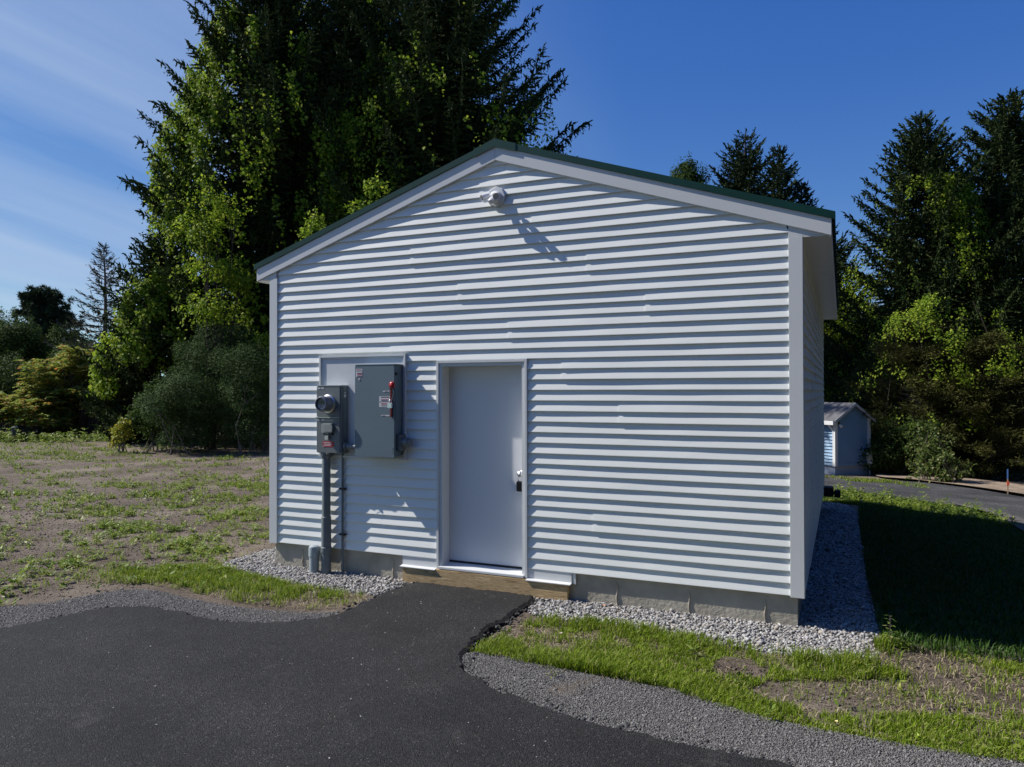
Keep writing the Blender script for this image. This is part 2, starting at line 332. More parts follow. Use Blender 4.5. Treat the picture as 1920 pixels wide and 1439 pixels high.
# ------------------------------------------------------------------ stones and loose chips
PH = (1+5**.5)/2
ICO_V = unit(np.array([(-1,PH,0),(1,PH,0),(-1,-PH,0),(1,-PH,0),(0,-1,PH),(0,1,PH),(0,-1,-PH),(0,1,-PH),(PH,0,-1),(PH,0,1),(-PH,0,-1),(-PH,0,1)]))
ICO_F = np.array([(0,11,5),(0,5,1),(0,1,7),(0,7,10),(0,10,11),(1,5,9),(5,11,4),(11,10,2),(10,7,6),(7,1,8),(3,9,4),(3,4,2),(3,2,6),(3,6,8),(3,8,9),(4,9,5),(2,4,11),(6,2,10),(8,6,7),(9,8,1)])
OCT_V = np.array([(1,0,0),(-1,0,0),(0,1,0),(0,-1,0),(0,0,1),(0,0,-1.)]); OCT_F = np.array([(0,2,4),(2,1,4),(1,3,4),(3,0,4),(2,0,5),(1,2,5),(3,1,5),(0,3,5)])
def rand_rot(n, r):
    q = unit(r.normal(size=(n, 4))); w, x, y, z = q.T
    return np.stack([1-2*(y*y+z*z), 2*(x*y-z*w), 2*(x*z+y*w), 2*(x*y+z*w), 1-2*(x*x+z*z), 2*(y*z-x*w), 2*(x*z-y*w), 2*(y*z+x*w), 1-2*(x*x+y*y)], -1).reshape(n, 3, 3)
def stones(name, pos, size, m, r, ico=True, flat=.7):
    V, Fb = (ICO_V, ICO_F) if ico else (OCT_V, OCT_F); n = len(pos); k = len(V)
    v = V[None]*(1+r.uniform(-.28, .28, (n, k, 1))+0)+r.normal(0, .10, (n, k, 3)); v *= r.uniform(.6, 1.25, (n, 1, 3))
    v = np.einsum('nij,nkj->nki', rand_rot(n, r), v); v[..., 2] *= flat; v = v*size[:, None, None]+pos[:, None]
    f = (Fb[None]+(np.arange(n)*k)[:, None, None]).reshape(-1, 3)
    return indexed(name, v.reshape(-1, 3), f, m)
def stone_mat(name, cols, rough=.85):
    m, n, l, p = new_mat(name); g = n.new('ShaderNodeNewGeometry')
    c = ramp_node(n, l, g.outputs['Random Per Island'], [(i/(len(cols)-1), c) for i, c in enumerate(cols)])
    t = n.new('ShaderNodeTexCoord'); q = ramp_node(n, l, noise_node(n, l, t.outputs['Object'], 120, 4), [(.3, (.75,.75,.75)), (.7, (1.2,1.2,1.2))])
    x = n.new('ShaderNodeMix'); x.data_type = 'RGBA'; x.blend_type = 'MULTIPLY'; x.inputs[0].default_value = 1; l.new(c, x.inputs[6]); l.new(q, x.inputs[7])
    l.new(x.outputs[2], p.inputs['Base Color']); p.inputs['Roughness'].default_value = rough; p.inputs['Specular IOR Level'].default_value = .3; return m
M_st = stone_mat('crushed_limestone', [(.12,.12,.12),(.27,.265,.26),(.39,.38,.37),(.54,.535,.52),(.31,.305,.30),(.42,.38,.32),(.19,.187,.185)])
M_chip = stone_mat('dark_gravel', [(.06,.058,.055),(.13,.125,.12),(.18,.175,.165),(.26,.25,.24),(.15,.145,.135)])
def stone_field(name, poly, dens, s0, s1, m, label, lift=.012, ico=True, seed=1, fade=.08):
    r = np.random.default_rng(seed); q = scatter(poly, dens, r); d = edge_dist(q, poly)
    hide = (q[:, 0] > .07) & (q[:, 0] < 5.58) & (q[:, 1] > .03) & (q[:, 1] < 7.75)
    q, d = q[~hide], d[~hide]
    s = s0*.75+(s1-s0*.75)*r.random(len(q))**1.3*1.15; s = s*np.where(r.random(len(q)) < .04, 1.7, 1)
    cam_d = np.hypot(q[:, 0]-CAM[0], q[:, 1]-CAM[1]); s *= np.where(cam_d > 10, 1.25, 1)
    keep = r.random(len(q)) < np.where(cam_d > 10, .6, 1.0)
    q, d, s = q[keep], d[keep], s[keep]
    z = G(q[:, 0], q[:, 1])+lift*np.clip(d/fade, 0, 1)+r.uniform(-.3, 1.0, len(q))*s
    return stuff(stones(name, np.c_[q, z], s, m, r, ico), label, 'gravel')
stone_field('crushed_stone', smooth_poly(CRUSHL, 2), 5400, .0078, .0145, M_st, 'pale crushed stone strip below the electrical boxes, left of the door', seed=61)
stone_field('crushed_stone', smooth_poly(CRUSHR, 2), 5400, .0078, .0145, M_st, 'pale crushed stone strip right of the door and round the right corner', seed=62)
gr = [tuple(q) for q in smooth_poly(GRAVR, 2)]; gl = [tuple(q) for q in smooth_poly(GRAVL, 2)]
def loose(name, poly, dens, s0, s1, m, label, seed, cut=None, lift=.02):
    r = np.random.default_rng(seed); q = scatter(poly, dens, r)
    q = q[~inside(q, [tuple(a) for a in smooth_poly(ASPH, 3)])] if cut else q
    q = q[(q[:, 0] < 8.5) & (q[:, 0] > -2.5)]
    s = r.uniform(s0, s1, len(q))*np.where(r.random(len(q)) < .04, 1.9, 1)
    return stuff(stones(name, np.c_[q, G(q[:, 0], q[:, 1])+lift+.1*s], s, m, r, False), label, 'gravel')
loose('gravel', gr, 26000, .0028, .0065, M_chip, 'dark grey gravel along the driveway edge, right of the door', 71, True)
loose('gravel', gl, 26000, .0028, .0068, M_chip, 'dark grey gravel along the driveway edge, left of the door', 72, True)
# coarser broken asphalt lumps along both edges
r = np.random.default_rng(73); E = smooth_poly(ASPH, 3); E = E[(E[:, 1] > -2.9) & (E[:, 0] > -1) & (E[:, 0] < 7.4)]
ii = r.integers(0, len(E)-1, 1500); q = E[ii]+r.normal(0, .05, (1500, 2))
okk = (q[:, 1] < -.1) & ~inside(q, [tuple(a) for a in smooth_poly(ASPH, 3)])
q = q[okk]; stuff(stones('asphalt_crumbs', np.c_[q, G(q[:, 0], q[:, 1])+.02], r.uniform(.006, .020, len(q)), stone_mat('asphalt_crumb', [(.03,.03,.03),(.06,.06,.06),(.10,.10,.10)]), r), 'dark crumbs of asphalt lying along the driveway edge', 'gravel')
# pale chips on the driveway
q = scatter([(-.5,-5.5),(7.5,-5.5),(7.5,-2.5),(-.5,-2.5)], 9, r); q = np.r_[q, scatter([(1.95,-2.5),(3.2,-2.5),(3.2,-.2),(1.95,-.2)], 14, r)]
stuff(stones('stone_chips', np.c_[q, G(q[:, 0], q[:, 1])+.047], r.uniform(.003, .007, len(q)), M_st, r), 'small pale stone chips scattered on the black driveway', 'stones')

# ------------------------------------------------------------------ the utility building
RW = .1016; BW, BL = 5.65, 7.8
WHT = mat('white_vinyl', (.83,.85,.82), .42, noise=.04, nscale=1.3, bump=.05, bscale=180, bdist=.002, spec=.4)
TRM = mat('white_trim', (.70,.715,.71), .38, noise=.02, nscale=2, spec=.4)
GRN = mat('green_roof_metal', (.006,.046,.036), .4, noise=.15, nscale=2, spec=.3)
CON = mat('cast_concrete', (.40,.37,.30), .9, noise=.22, nscale=3.2, bump=.7, bscale=30, bdist=.010, spec=.2)
RTOP = 4.006
bld = thing('utility_building', 'white vinyl-sided utility building with a dark green metal roof in the centre of the picture', 'building', (BW/2, 0, -.28))
RX, RSL = 2.845, .3317
def rake(x): return RTOP-RSL*abs(x-RX)              # lower edge of the rake board
def siding_mesh(mb, segs, nrows, place, flip=False, seams=()):
    """clapboard courses; segs(z0,z1)-> list of (xa0,xb0,xa1,xb1); place(u,w,z) -> xyz"""
    rr = np.random.default_rng(5)
    for k in range(*nrows):
        z0, z1 = k*RW, (k+1)*RW+.006
        pan = k//2; seam = 1.1+(pan*1.37) % 3.3 if k >= 0 else None
        for (a0, b0, a1, b1) in segs(z0, (k+1)*RW):
            parts = [(a0, b0, a1, b1, 0)]
            if seam and a0+.3 < seam < b0-.3: parts = [(a0, seam+.025, a1, seam+.025, .0), (seam, b0, seam, b1, .0042)]
            for (c0, d0, c1, d1, e) in parts:
                w = [.003, .0245+e, .0260+e, .0252+e, .003+e]; zz = [z0+.004, z0, z0+.003, z0+.009, z1]
                vs = []
                for ww, zq in zip(w, zz):
                    t = (zq-z0)/(z1-z0); x0 = c0+(c1-c0)*t; x1 = d0+(d1-d0)*t
                    m_ = max(2, int((x1-x0)/.45)+1)
                    vs.append([place(x, ww+(.0009*math.sin(x*2.1+k*1.7)+.0007*math.sin(x*5.3+k*3.1))*(ww > .01), zq) for x in np.linspace(x0, x1, 9)])
                V = np.array(vs).reshape(-1, 3); f = [(i*9+j, i*9+j+1, (i+1)*9+j+1, (i+1)*9+j) for i in range(4) for j in range(8)]
                # end cap shows at an overlap
                mb.add(V, f+[tuple(i*9 for i in range(5))])
def front_segs(z0, z1):
    def lim(z):
        a, b = .08, BW-.08
        zc = z-.035
        if zc > rake(a): a = RX-(RTOP-zc)/RSL
        if zc > rake(b): b = RX+(RTOP-zc)/RSL
        return a, b
    if z0-.035 > RTOP: return []
    a0, b0 = lim(z0); a1, b1 = lim(min(z1, 4.0)); a1 = min(a1, RX); b1 = max(b1, RX)
    if z0 < 2.0-.02 and z0 >= -.001: return [(a0, 2.176, a1, 2.176), (3.168, b0, 3.168, b1)]
    return [(a0, b0, a1, b1)]
mb = MB(); siding_mesh(mb, front_segs, (0, 40), lambda x, w, z: (x, -w, z)); mb.build('front_siding', WHT, bld)
mb = MB(); siding_mesh(mb, lambda a, b: [(.08, BL-.08, .08, BL-.08)], (0, 30), lambda x, w, z: (BW+w, x, z)); mb.build('side_siding', WHT, bld)
mb = MB(); siding_mesh(mb, lambda a, b: [(.08, BL-.08, .08, BL-.08)], (0, 30), lambda x, w, z: (-w, x, z)); mb.build('side_siding', WHT, bld)
mb = MB(); t_ = .1
mb.prism([(0,0),(2.2,0),(2.2,2.0),(3.145,2.0),(3.145,0),(BW,0),(BW,3.05),(RX,4.02),(0,3.05)], (.001, .10), 'y')
mb.box((0,.1,0),(.1,BL,3.02)); mb.box((BW-.1,.1,0),(BW,BL,3.02)); mb.prism([(.1,0),(BW-.1,0),(BW-.1,3.02),(RX,3.97),(.1,3.02)], (BL-.1, BL), 'y')
mb.build('wall_sheathing', TRM, bld)
for x0, x1, nm in ((-.028, .085, 'corner_trim'), (BW-.085, BW+.028, 'corner_trim')):
    mb = MB(); mb.box((x0, -.034, -.012), (x1, 0, 3.012)); xs = (x0, .0) if x0 < 0 else (BW, x1)
    mb.box((xs[0], .0, -.012), (xs[1], .085, 3.012)); mb.build(nm, TRM, bld, bevel=.003)
for x0, x1 in ((-.022, .0), (BW, BW+.022)):
    mb = MB(); mb.box((x0, BL-.085, -.012), (x1, BL+.02, 3.012)); mb.build('corner_trim', TRM, bld, bevel=.003)
# foundation
mb = MB(); mb.box((.03, .012, -.9), (2.19, BL-.01, -.001)); mb.box((3.155, .012, -.9), (BW-.03, BL-.01, -.001)); mb.box((2.19, .012, -.9), (3.155, BL-.01, -.10))
for x in (.42, .95, 1.62, 4.06, 4.72, 5.36): 
    pts = [(x+.004*math.sin(z*40), .008, z) for z in np.linspace(-.30, -.06, 9)]; mb.tube(pts, .007+.003*np.sin(np.arange(9)*2.1), 6)
mb.build('foundation', CON, bld)
# rake boards, green rake trim, returns, soffits, fascia
XL, XR = -.209, 5.900
for s, xe in ((-1, XL), (1, XR)):
    L = lambda x, d: (x, rake(x)+d)
    mb = MB(); mb.prism([L(RX, 0), L(xe, 0), L(xe, .143), L(RX, .143)], (-.046, -.002)); mb.build('rake_board', TRM, bld, bevel=.003)
    mb = MB(); g = .0 if s < 0 else .0
    mb.prism([L(RX, .138), L(xe+s*.03, .138), L(xe+s*.03, .203), L(RX, .203)], (-.060, -.0465)); mb.build('roof_edge_trim', GRN, bld, bevel=.002)
    mb = MB(); mb.prism([L(RX, .130), L(RX+s*.23, .130), L(RX+s*.23, .209), L(RX, .209)], (-.065, -.0605)); mb.build('ridge_end_cap', GRN, bld)
    # triangular return and level soffit
    xa = .07 if s < 0 else BW-.085
    mb = MB(); mb.prism([(xa, rake(xa)+.02), (xa, 3.013), (RX+s*(RTOP-3.013)/RSL, 3.013)], (-.030, 0)); mb.build('eave_return', TRM, bld, bevel=.002)
    mb = MB(); x1 = xe-s*.028; x0 = (0 if s < 0 else BW)
    mb.box((min(x0, x1), -.03, 3.000), (max(x0, x1), BL+.04, 3.012)); mb.build('soffit', TRM, bld)
    mb = MB(); mb.box((min(xe-s*.028, xe), -.03, 2.988), (max(xe-s*.028, xe), BL+.04, 3.10)); mb.build('eave_fascia', TRM, bld, bevel=.002)
    # corrugated roof sheet
    ys = np.arange(-.05, BL+.06, .019); ph = (ys*1/.228) % 1
    h = np.where(ph < .22, .019*np.clip(np.sin(np.pi*ph/.22)*1.8, 0, 1), 0)
    V = []
    for x in np.linspace(RX, xe+s*.028, 5): V += [(x, y, rake(x)+.182+hh) for y, hh in zip(ys, h)]
    for x in (xe+s*.028,): V += [(x, y, rake(x)+.176+hh*.9) for y, hh in zip(ys, h)]
    V = np.array(V); k = len(ys); fs = [(i*k+j, i*k+j+1, (i+1)*k+j+1, (i+1)*k+j) for i in range(5) for j in range(k-1)]
    mb = MB(); mb.add(V, fs); mb.build('roof_sheet', GRN, bld)
    mb = MB(); mb.prism([L(RX, .15), L(xe, .15), L(xe, .172), L(RX, .172)], (-.034, BL+.04)); mb.build('roof_deck', mat('roof_deck_board', (.2,.17,.13), .9), bld)
mb = MB(); mb.prism([(RX-.16, rake(RX-.16)+.204), (RX, RTOP+.205), (RX+.16, rake(RX+.16)+.204), (RX+.16, rake(RX+.16)+.208), (RX, RTOP+.212), (RX-.16, rake(RX-.16)+.208)], (-.06, BL+.07)); mb.build('ridge_cap', GRN, bld)
# white frame of narrow channel round door and board
def channel(name, x0, x1, z0, z1, w, y0, y1, sides, parent, m=TRM):
    for a, b in {'l': ((x0, z0), (x0+w, z1)), 'r': ((x1-w, z0), (x1, z1)), 't': ((x0+w, z1-w), (x1-w, z1)), 'b': ((x0+w, z0), (x1-w, z0+w))}.items():
        if a in sides: mb = MB(); mb.box((b[0][0], y0, b[0][1]), (b[1][0], y1, b[1][1])); mb.build(name, m, parent, bevel=.0025)
door = bld
channel('door_trim', 2.168, 3.178, -.098, 2.032, .028, -.036, -.002, 'lrt', door)
channel('door_casing', 2.196, 3.150, -.092, 2.004, .032, -.022, .16, 'lrt', door)
mb = MB(); mb.box((2.228, .135, -.045), (3.118, .175, 1.972)); dr = mb.build('door', mat('painted_steel_door', (.70,.715,.735), .35, noise=.02, nscale=.8, bump=.03, bscale=90, spec=.5), bld, bevel=.002)
mb = MB(); mb.prism([(-.055,-.092),(.17,-.078),(.17,-.052),(-.055,-.068)], (2.2, 3.146), 'x'); mb.build('threshold', TRM, bld, bevel=.003)
mb = MB(); mb.box((2.229, .128, -.052), (3.117, .1345, -.034)); mb.build('door_sweep', mat('black_rubber', (.012,.012,.012), .7), bld)
mb = MB(); mb.box((2.2, .16, -.1), (3.146, .2, 2.0)); mb.build('door_backing', TRM, bld)
# hasp on the door
STL = mat('galvanised_steel', (.55,.56,.57), .35, .9, noise=.1, nscale=20); CHR = mat('bright_steel', (.75,.76,.78), .22, 1)
BLK = mat('black_plastic', (.012,.012,.014), .45, bump=.2, bscale=200)
mb = MB(); mb.lathe((3.058,.135,.90), (0,-1,0), [(0,.032),(.006,.032),(.012,.027),(.014,.018),(.045,.016),(.048,.028),(.07,.031),(.082,.024),(.084,.0)], 20); mb.build('door_knob', STL, bld, True)
lb = thing('key_lock_box', 'small black key lock box hanging from the door knob', 'lock box', (3.058, .08, .72))
mb = MB(); mb.box((3.020,.062,.725),(3.092,.112,.825)); mb.build('box_body', BLK, lb, bevel=.006)
mb = MB(); th = np.linspace(0, np.pi, 12); mb.tube([(3.056+.024*math.cos(a), .087, .824+.062*math.sin(a)) for a in th], .005, 8); mb.build('shackle', CHR, lb, True)
mb = MB(); mb.box((3.030,.0595,.735),(3.082,.0625,.812)); mb.build('keypad_cover', mat('black_gloss', (.008,.008,.009), .2), lb, bevel=.001)
# timber sill and white skirts beside the door
m, n, l, p = new_mat('weathered_pine'); t = n.new('ShaderNodeTexCoord'); mpn = n.new('ShaderNodeMapping'); mpn.inputs['Scale'].default_value = (1.6, 22, 22); l.new(t.outputs['Object'], mpn.inputs[0])
wv = noise_node(n, l, mpn.outputs[0], 2.4, 6, .6); fine = noise_node(n, l, mpn.outputs[0], 9, 4, .7)
c1 = ramp_node(n, l, wv, [(.38, (.27,.175,.08)), (.47, (.58,.42,.22)), (.53, (.40,.27,.13)), (.62, (.68,.51,.29))])
kn = n.new('ShaderNodeTexVoronoi'); mp2 = n.new('ShaderNodeMapping'); mp2.inputs['Scale'].default_value = (2.3, 6, 9); l.new(t.outputs['Object'], mp2.inputs[0]); l.new(mp2.outputs[0], kn.inputs['Vector'])
kr = ramp_node(n, l, kn.outputs['Distance'], [(0, (.3,.22,.16)), (.07, (.5,.42,.36)), (.13, (1,1,1))])
x = n.new('ShaderNodeMix'); x.data_type = 'RGBA'; x.blend_type = 'MULTIPLY'; x.inputs[0].default_value = 1; l.new(c1, x.inputs[6]); l.new(kr, x.inputs[7]); l.new(x.outputs[2], p.inputs['Base Color'])
p.inputs['Roughness'].default_value = .8; b = n.new('ShaderNodeBump'); b.inputs['Strength'].default_value = .4; b.inputs['Distance'].default_value = .004; l.new(fine, b.inputs['Height']); l.new(b.outputs[0], p.inputs['Normal'])
mb = MB(); mb.box((1.778,-.058,-.30),(3.60,-.002,-.098)); mb.build('timber_sill', m, bld, bevel=.004)
for x0, x1 in ((1.755, 2.166), (3.180, 3.627)):
    mb = MB(); mb.box((x0, -.020, -.100), (x1, -.002, .004)); mb.box((x0-.004, -.074, -.108), (x1+.004, -.0025, -.1005))
    mb.prism([(-.074,-.1004),(-.020,-.092),(-.020,-.100)], (x0-.004, x1+.004), 'x')
    mb.build('skirt_board', TRM, bld, bevel=.0012)
mb = MB(); mb.box((3.634, -.014, -.105), (3.665, .005, -.002)); mb.build('corner_flashing', TRM, bld)
# mounting board with its channel
brd = mat('painted_plywood', (.66,.68,.70), .55, noise=.05, nscale=4, bump=.1, bscale=60)
mb = MB(); mb.box((.715, -.034, 1.03), (1.785, -.003, 2.088)); mb.build('mounting_board', brd, bld)
channel('board_channel', .690, 1.808, 1.0, 2.112, .024, -.050, -.002, 'lrtb', bld)
channel('board_lip', .715, 1.784, 1.025, 2.087, .018, -.039, -.0345, 'lrtb', bld)

# ------------------------------------------------------------------ electrical equipment
GREY = mat('grey_enamel', (.155,.175,.18), .42, noise=.05, nscale=3, bump=.03, bscale=150)
GRY2 = mat('blue_grey_enamel', (.135,.185,.215), .40, noise=.04, nscale=3, bump=.03, bscale=150)
PVC = mat('grey_pvc', (.155,.185,.20), .5, noise=.06, nscale=6); PVCL = mat('pale_grey_pvc', (.33,.38,.40), .5, noise=.06, nscale=6)
RED = mat('red_plastic', (.45,.012,.02), .35); LBL = mat('white_label', (.62,.62,.64), .5); INK = mat('dark_print', (.10,.05,.06), .6); REDP = mat('red_print', (.42,.05,.07), .6)
def label_plate(name, x0, x1, z0, z1, y, parent, bars, base=LBL):
    """a printed sticker: thin plate with rows of print on it"""
    mb = MB(); mb.box((x0, y-.0012, z0), (x1, y, z1)); o = mb.build(name, base, parent)
    for m_, rows in bars:
        for grp in ([rows] if len(rows) > 2 else [[q] for q in rows]):
            mb = MB()
            for (a, b, c, d) in grp: mb.box((x0+(x1-x0)*a, y-.0022, z0+(z1-z0)*b), (x0+(x1-x0)*c, y-.0013, z0+(z1-z0)*d))
            o2 = mb.build('print', m_, None); o2.parent = o; o2.matrix_parent_inverse = Matrix.Identity(4)
    return o
def padlock(x, y, z, label, s=1.0, tilt=0):
    t = thing('padlock', label, 'padlock', (x, y, z), None)
    mb = MB(); mb.box((x-.022*s, y-.011, z), (x+.022*s, y+.011, z+.040*s)); mb.build('lock_body', CHR, t, bevel=.004)
    mb = MB(); th = np.linspace(0, np.pi, 12); mb.tube([(x-.013*s, y, z+.036*s)]+[(x+.013*s*-math.cos(a), y, z+.050*s+.016*s*math.sin(a)) for a in th]+[(x+.013*s, y, z+.036*s)], .0032, 8); mb.build('shackle', CHR, t, True)
    return t
# meter socket with receptacle
ms = thing('meter_box', 'dark grey electricity meter box with round glass meter, left of the big switch box', 'meter box', (.895, -.03, 1.05))
mb = MB(); mb.box((.748, -.146, 1.052), (1.066, -.0265, 1.778)); mb.build('enclosure', GREY, ms, bevel=.003)
mb = MB(); mb.box((.738, -.156, 1.774), (1.072, -.0268, 1.786)); mb.build('rain_lip', mat('light_grey_enamel', (.36,.40,.38), .4), ms, bevel=.002)
mb = MB(); mb.box((.742, -.153, 1.447), (1.050, -.1465, 1.768)); mb.build('meter_cover', GREY, ms, bevel=.002)
mb = MB(); mb.box((.742, -.153, 1.056), (1.050, -.1465, 1.428)); mb.build('lower_cover', GREY, ms, bevel=.002)
mb = MB(); mb.box((.742, -.172, 1.430), (1.050, -.1466, 1.442)); mb.build('cover_ledge', mat('lit_grey_enamel', (.36,.42,.38), .4), ms, bevel=.002)  # sunlit look of the ledge put into a paler enamel colour
mb = MB(); mb.box((1.0665, -.12, 1.06), (1.072, -.04, 1.77)); mb.build('side_panel', GREY, ms, bevel=.001)
MC = (.905, -.153, 1.585)
mb = MB(); mb.lathe(MC, (0,-1,0), [(0,.098),(.018,.098),(.026,.09),(.03,.086),(.034,.0)], 36); mb.build('meter_ring', STL, ms, 'auto')
mb = MB(); mb.lathe((MC[0], MC[1]-.02, MC[2]), (0,-1,0), [(0,.084),(.078,.084),(.092,.081),(.0970,.074),(.0972,.0)], 36); mb.build('meter_body', mat('meter_grey_plastic', (.17,.18,.205), .3), ms, 'auto')
mb = MB(); mb.lathe((MC[0], MC[1]-.100, MC[2]), (0,-1,0), [(0,.0845),(.016,.0865),(.030,.082),(.040,.073),(.041,.066),(.036,.066),(.020,.072)], 36, False); mb.build('meter_rim', mat('clear_rim', (.16,.17,.20), .25, .2), ms, 'auto')
mb = MB(); mb.box((MC[0]-.034, MC[1]-.1195, MC[2]+.002), (MC[0]+.034, MC[1]-.1182, MC[2]+.036)); mb.build('display', mat('dark_glass', (.01,.011,.013), .08), ms)
mb = MB(); mb.prism([(MC[0]-.05, MC[2]-.012), (MC[0]+.05, MC[2]-.012), (MC[0]+.04, MC[2]-.04), (MC[0], MC[2]-.06), (MC[0]-.04, MC[2]-.04)], (MC[1]-.1194, MC[1]-.1182)); mb.build('nameplate', mat('pale_nameplate', (.40,.42,.46), .4), ms)
mb = MB()
for k in range(3): mb.box((MC[0]-.035+.004*k, MC[1]-.1200, MC[2]-.020-.010*k), (MC[0]+.035-.004*k, MC[1]-.1195, MC[2]-.016-.010*k))
mb.build('nameplate_print', INK, ms)
# receptacle flap
mb = MB(); q = []
for cx_, cz_, a0 in ((.997-.02, 1.375-.02, 0), (.862+.02, 1.375-.02, 90), (.862+.02, 1.270+.02, 180), (.997-.02, 1.270+.02, 270)):
    q += [(cx_+.02*math.cos(rad(a0+a)), cz_+.02*math.sin(rad(a0+a))) for a in (0, 30, 60, 90)]
q = [(x-.03, z) for x, z in q]
mb.prism(q, (-.196, -.152)); fl = mb.build('receptacle_flap', mat('olive_grey_cast', (.33,.36,.33), .35), ms, bevel=.006)
mb = MB(); mb.prism([(.93+(x-.9)*.78, 1.3225+(z-1.3225)*.76) for x, z in [(a-.03+.03, b) for a, b in q]], (-.200, -.1955)); mb.build('flap_panel', mat('olive_grey_cast_dark', (.28,.30,.28), .4), ms, bevel=.002)
mb = MB(); mb.box((.845, -.17, 1.247), (.965, -.152, 1.268)); mb.build('flap_hinge', BLK, ms, bevel=.003)
label_plate('maker_label', .752, .84, 1.745, 1.76, -.1535, ms, [(INK, [(.42,.1,.52,.9)])])
label_plate('maker_label', .752, .85, 1.400, 1.42, -.1535, ms, [(INK, [(.35,.1,.5,.9)])])
label_plate('rating_label', .862, .965, 1.403, 1.413, -.1535, ms, [(INK, [(.1,.3,.9,.6)])])
label_plate('warning_label', .825, .975, 1.118, 1.178, -.1535, ms, [(LBL, [(.06,.72,.80,.82),(.12,.45,.88,.56),(.06,.2,.7,.3)]), (LBL, [(.02,.0,.09,.12),(.9,.0,.97,.12)])], RED)
o = label_plate('side_label', 0, .036, 0, .055, 0, ms, [(INK, [(.1,.6,.9,.8)])]); o.rotation_euler = (0, 0, rad(90)); o.matrix_parent_inverse = Matrix.Identity(4)
o.location = (1.0732-.895, -.112+.03, 1.655-1.05)
padlock(.900, -.178, 1.198, 'silver padlock hanging under the grey flap of the meter box', 1.1)
pk = MB(); pk.tube([(.885,-.15,1.05),(.89,-.152,1.02),(.884,-.15,.99),(.89,-.15,.955)], .002, 6); pk.lathe((.885,-.15,1.055), (0,0,-1), [(0,.016),(.012,.016),(.014,0)], 12); tag(pk.build('security_seal', CHR, None), 'thin metal seal and chain hanging under the meter box', 'seal')
# big switch box
ds = thing('disconnect_switch_box', 'large blue-grey switch box with a red lever on its right edge', 'switch box', (1.53, -.03, 1.036))
mb = MB(); mb.box((1.292, -.195, 1.046), (1.762, -.0265, 1.988)); mb.build('enclosure', GRY2, ds, bevel=.003)
mb = MB(); mb.box((1.282, -.2035, 1.034), (1.772, -.1955, 1.990)); mb.build('door', GRY2, ds, bevel=.0025)
mb = MB(); mb.box((1.290, -.206, 1.9905), (1.776, -.0268, 2.000)); mb.build('rain_lip', GRY2, ds, bevel=.002)
mb = MB(); mb.box((1.7625, -.17, 1.42), (1.7665, -.04, 1.72)); mb.build('side_plate', GRY2, ds, bevel=.001)
mb = MB(); mb.box((1.7625, -.175, 1.885), (1.772, -.14, 1.915)); mb.build('side_latch', BLK, ds, bevel=.002)
mb = MB(); mb.box((1.730, -.222, 1.455), (1.752, -.204, 1.775)); mb.prism([(1.728,1.745),(1.758,1.745),(1.775,1.80),(1.75,1.80)], (-.235, -.21)); hd = mb.build('switch_lever', mat('dark_red_enamel', (.16,.012,.016), .4), ds, bevel=.003)
mb = MB(); mb.lathe((1.768, -.238, 1.785), (0,-1,0), [(-.03,.018),(-.012,.030),(.004,.034),(.016,.028),(.022,.012),(.023,0)], 20); mb.build('lever_knob', RED, ds, True)
label_plate('danger_label', 1.588, 1.718, 1.555, 1.668, -.2038, ds, [(INK, [(.17,.88,.93,.95),(.06,.42,.12,.56)]), (REDP, [(.17,.30,.93,.36),(.17,.70,.9,.73)]), (INK, [(.2,.2,.9,.23),(.2,.1,.85,.13),(.2,.55,.9,.58),(.2,.62,.8,.65),(.2,.48,.86,.5)])])
label_plate('rating_label', 1.296, 1.378, 1.868, 1.955, -.2038, ds, [(INK, [(.06,.72,.94,.78),(.2,.42,.94,.52),(.2,.06,.94,.16)]), (REDP, [(.2,.26,.94,.36),(.06,.9,.8,.94)])])
label_plate('off_label', 1.612, 1.716, 1.462, 1.474, -.2038, ds, [(INK, [(.1,.3,.5,.6)])]); label_plate('on_label', 1.634, 1.712, 1.712, 1.724, -.2038, ds, [(INK, [(.3,.3,.8,.6)])])
mb = MB(); mb.lathe((1.34, -.2035, 1.845), (0,-1,0), [(0,.013),(.003,.013),(.0035,.007),(.001,.007)], 16); mb.build('round_sticker', LBL, ds)
mb = MB(); mb.tube([(1.742,-.205,1.14),(1.752,-.215,1.128),(1.744,-.212,1.105),(1.752,-.206,1.09)], .004, 6); mb.build('door_latch', CHR, ds, True)
mb = MB(); mb.tube([(1.765,-.225,1.75),(1.778,-.23,1.72),(1.770,-.232,1.66),(1.758,-.235,1.615)], .0022, 6); mb.build('lever_pin', CHR, ds)
padlock(1.744, -.240, 1.548, 'silver padlock hanging on the red lever of the big switch box', 1.25)
# conduit hub at the right
hb = thing('conduit_hub', 'grey conduit fitting with a round cap on the lower right of the switch box', 'conduit fitting', (1.76, -.1, 1.18))
mb = MB(); mb.box((1.763, -.15, 1.10), (1.815, -.05, 1.27)); mb.build('fitting_body', GREY, hb, bevel=.006)
mb = MB(); mb.lathe((1.815, -.10, 1.19), (1,0,0), [(0,.045),(.025,.045),(.03,.052),(.06,.052),(.064,.040),(.09,.036),(.092,0)], 24); mb.build('round_cap', GREY, hb, 'auto')
cn = thing('conduit_nipple', 'short grey conduit joining the meter box to the big switch box', 'conduit', (1.17, -.09, 1.12))
mb = MB(); mb.tube([(1.09,-.09,1.125),(1.281,-.09,1.125)], .034, 20); mb.build('pipe', PVC, cn, 'auto'); mb = MB(); mb.tube([(1.0725,-.09,1.125),(1.10,-.09,1.125)], .048, 8); mb.build('lock_nut', GREY, cn)
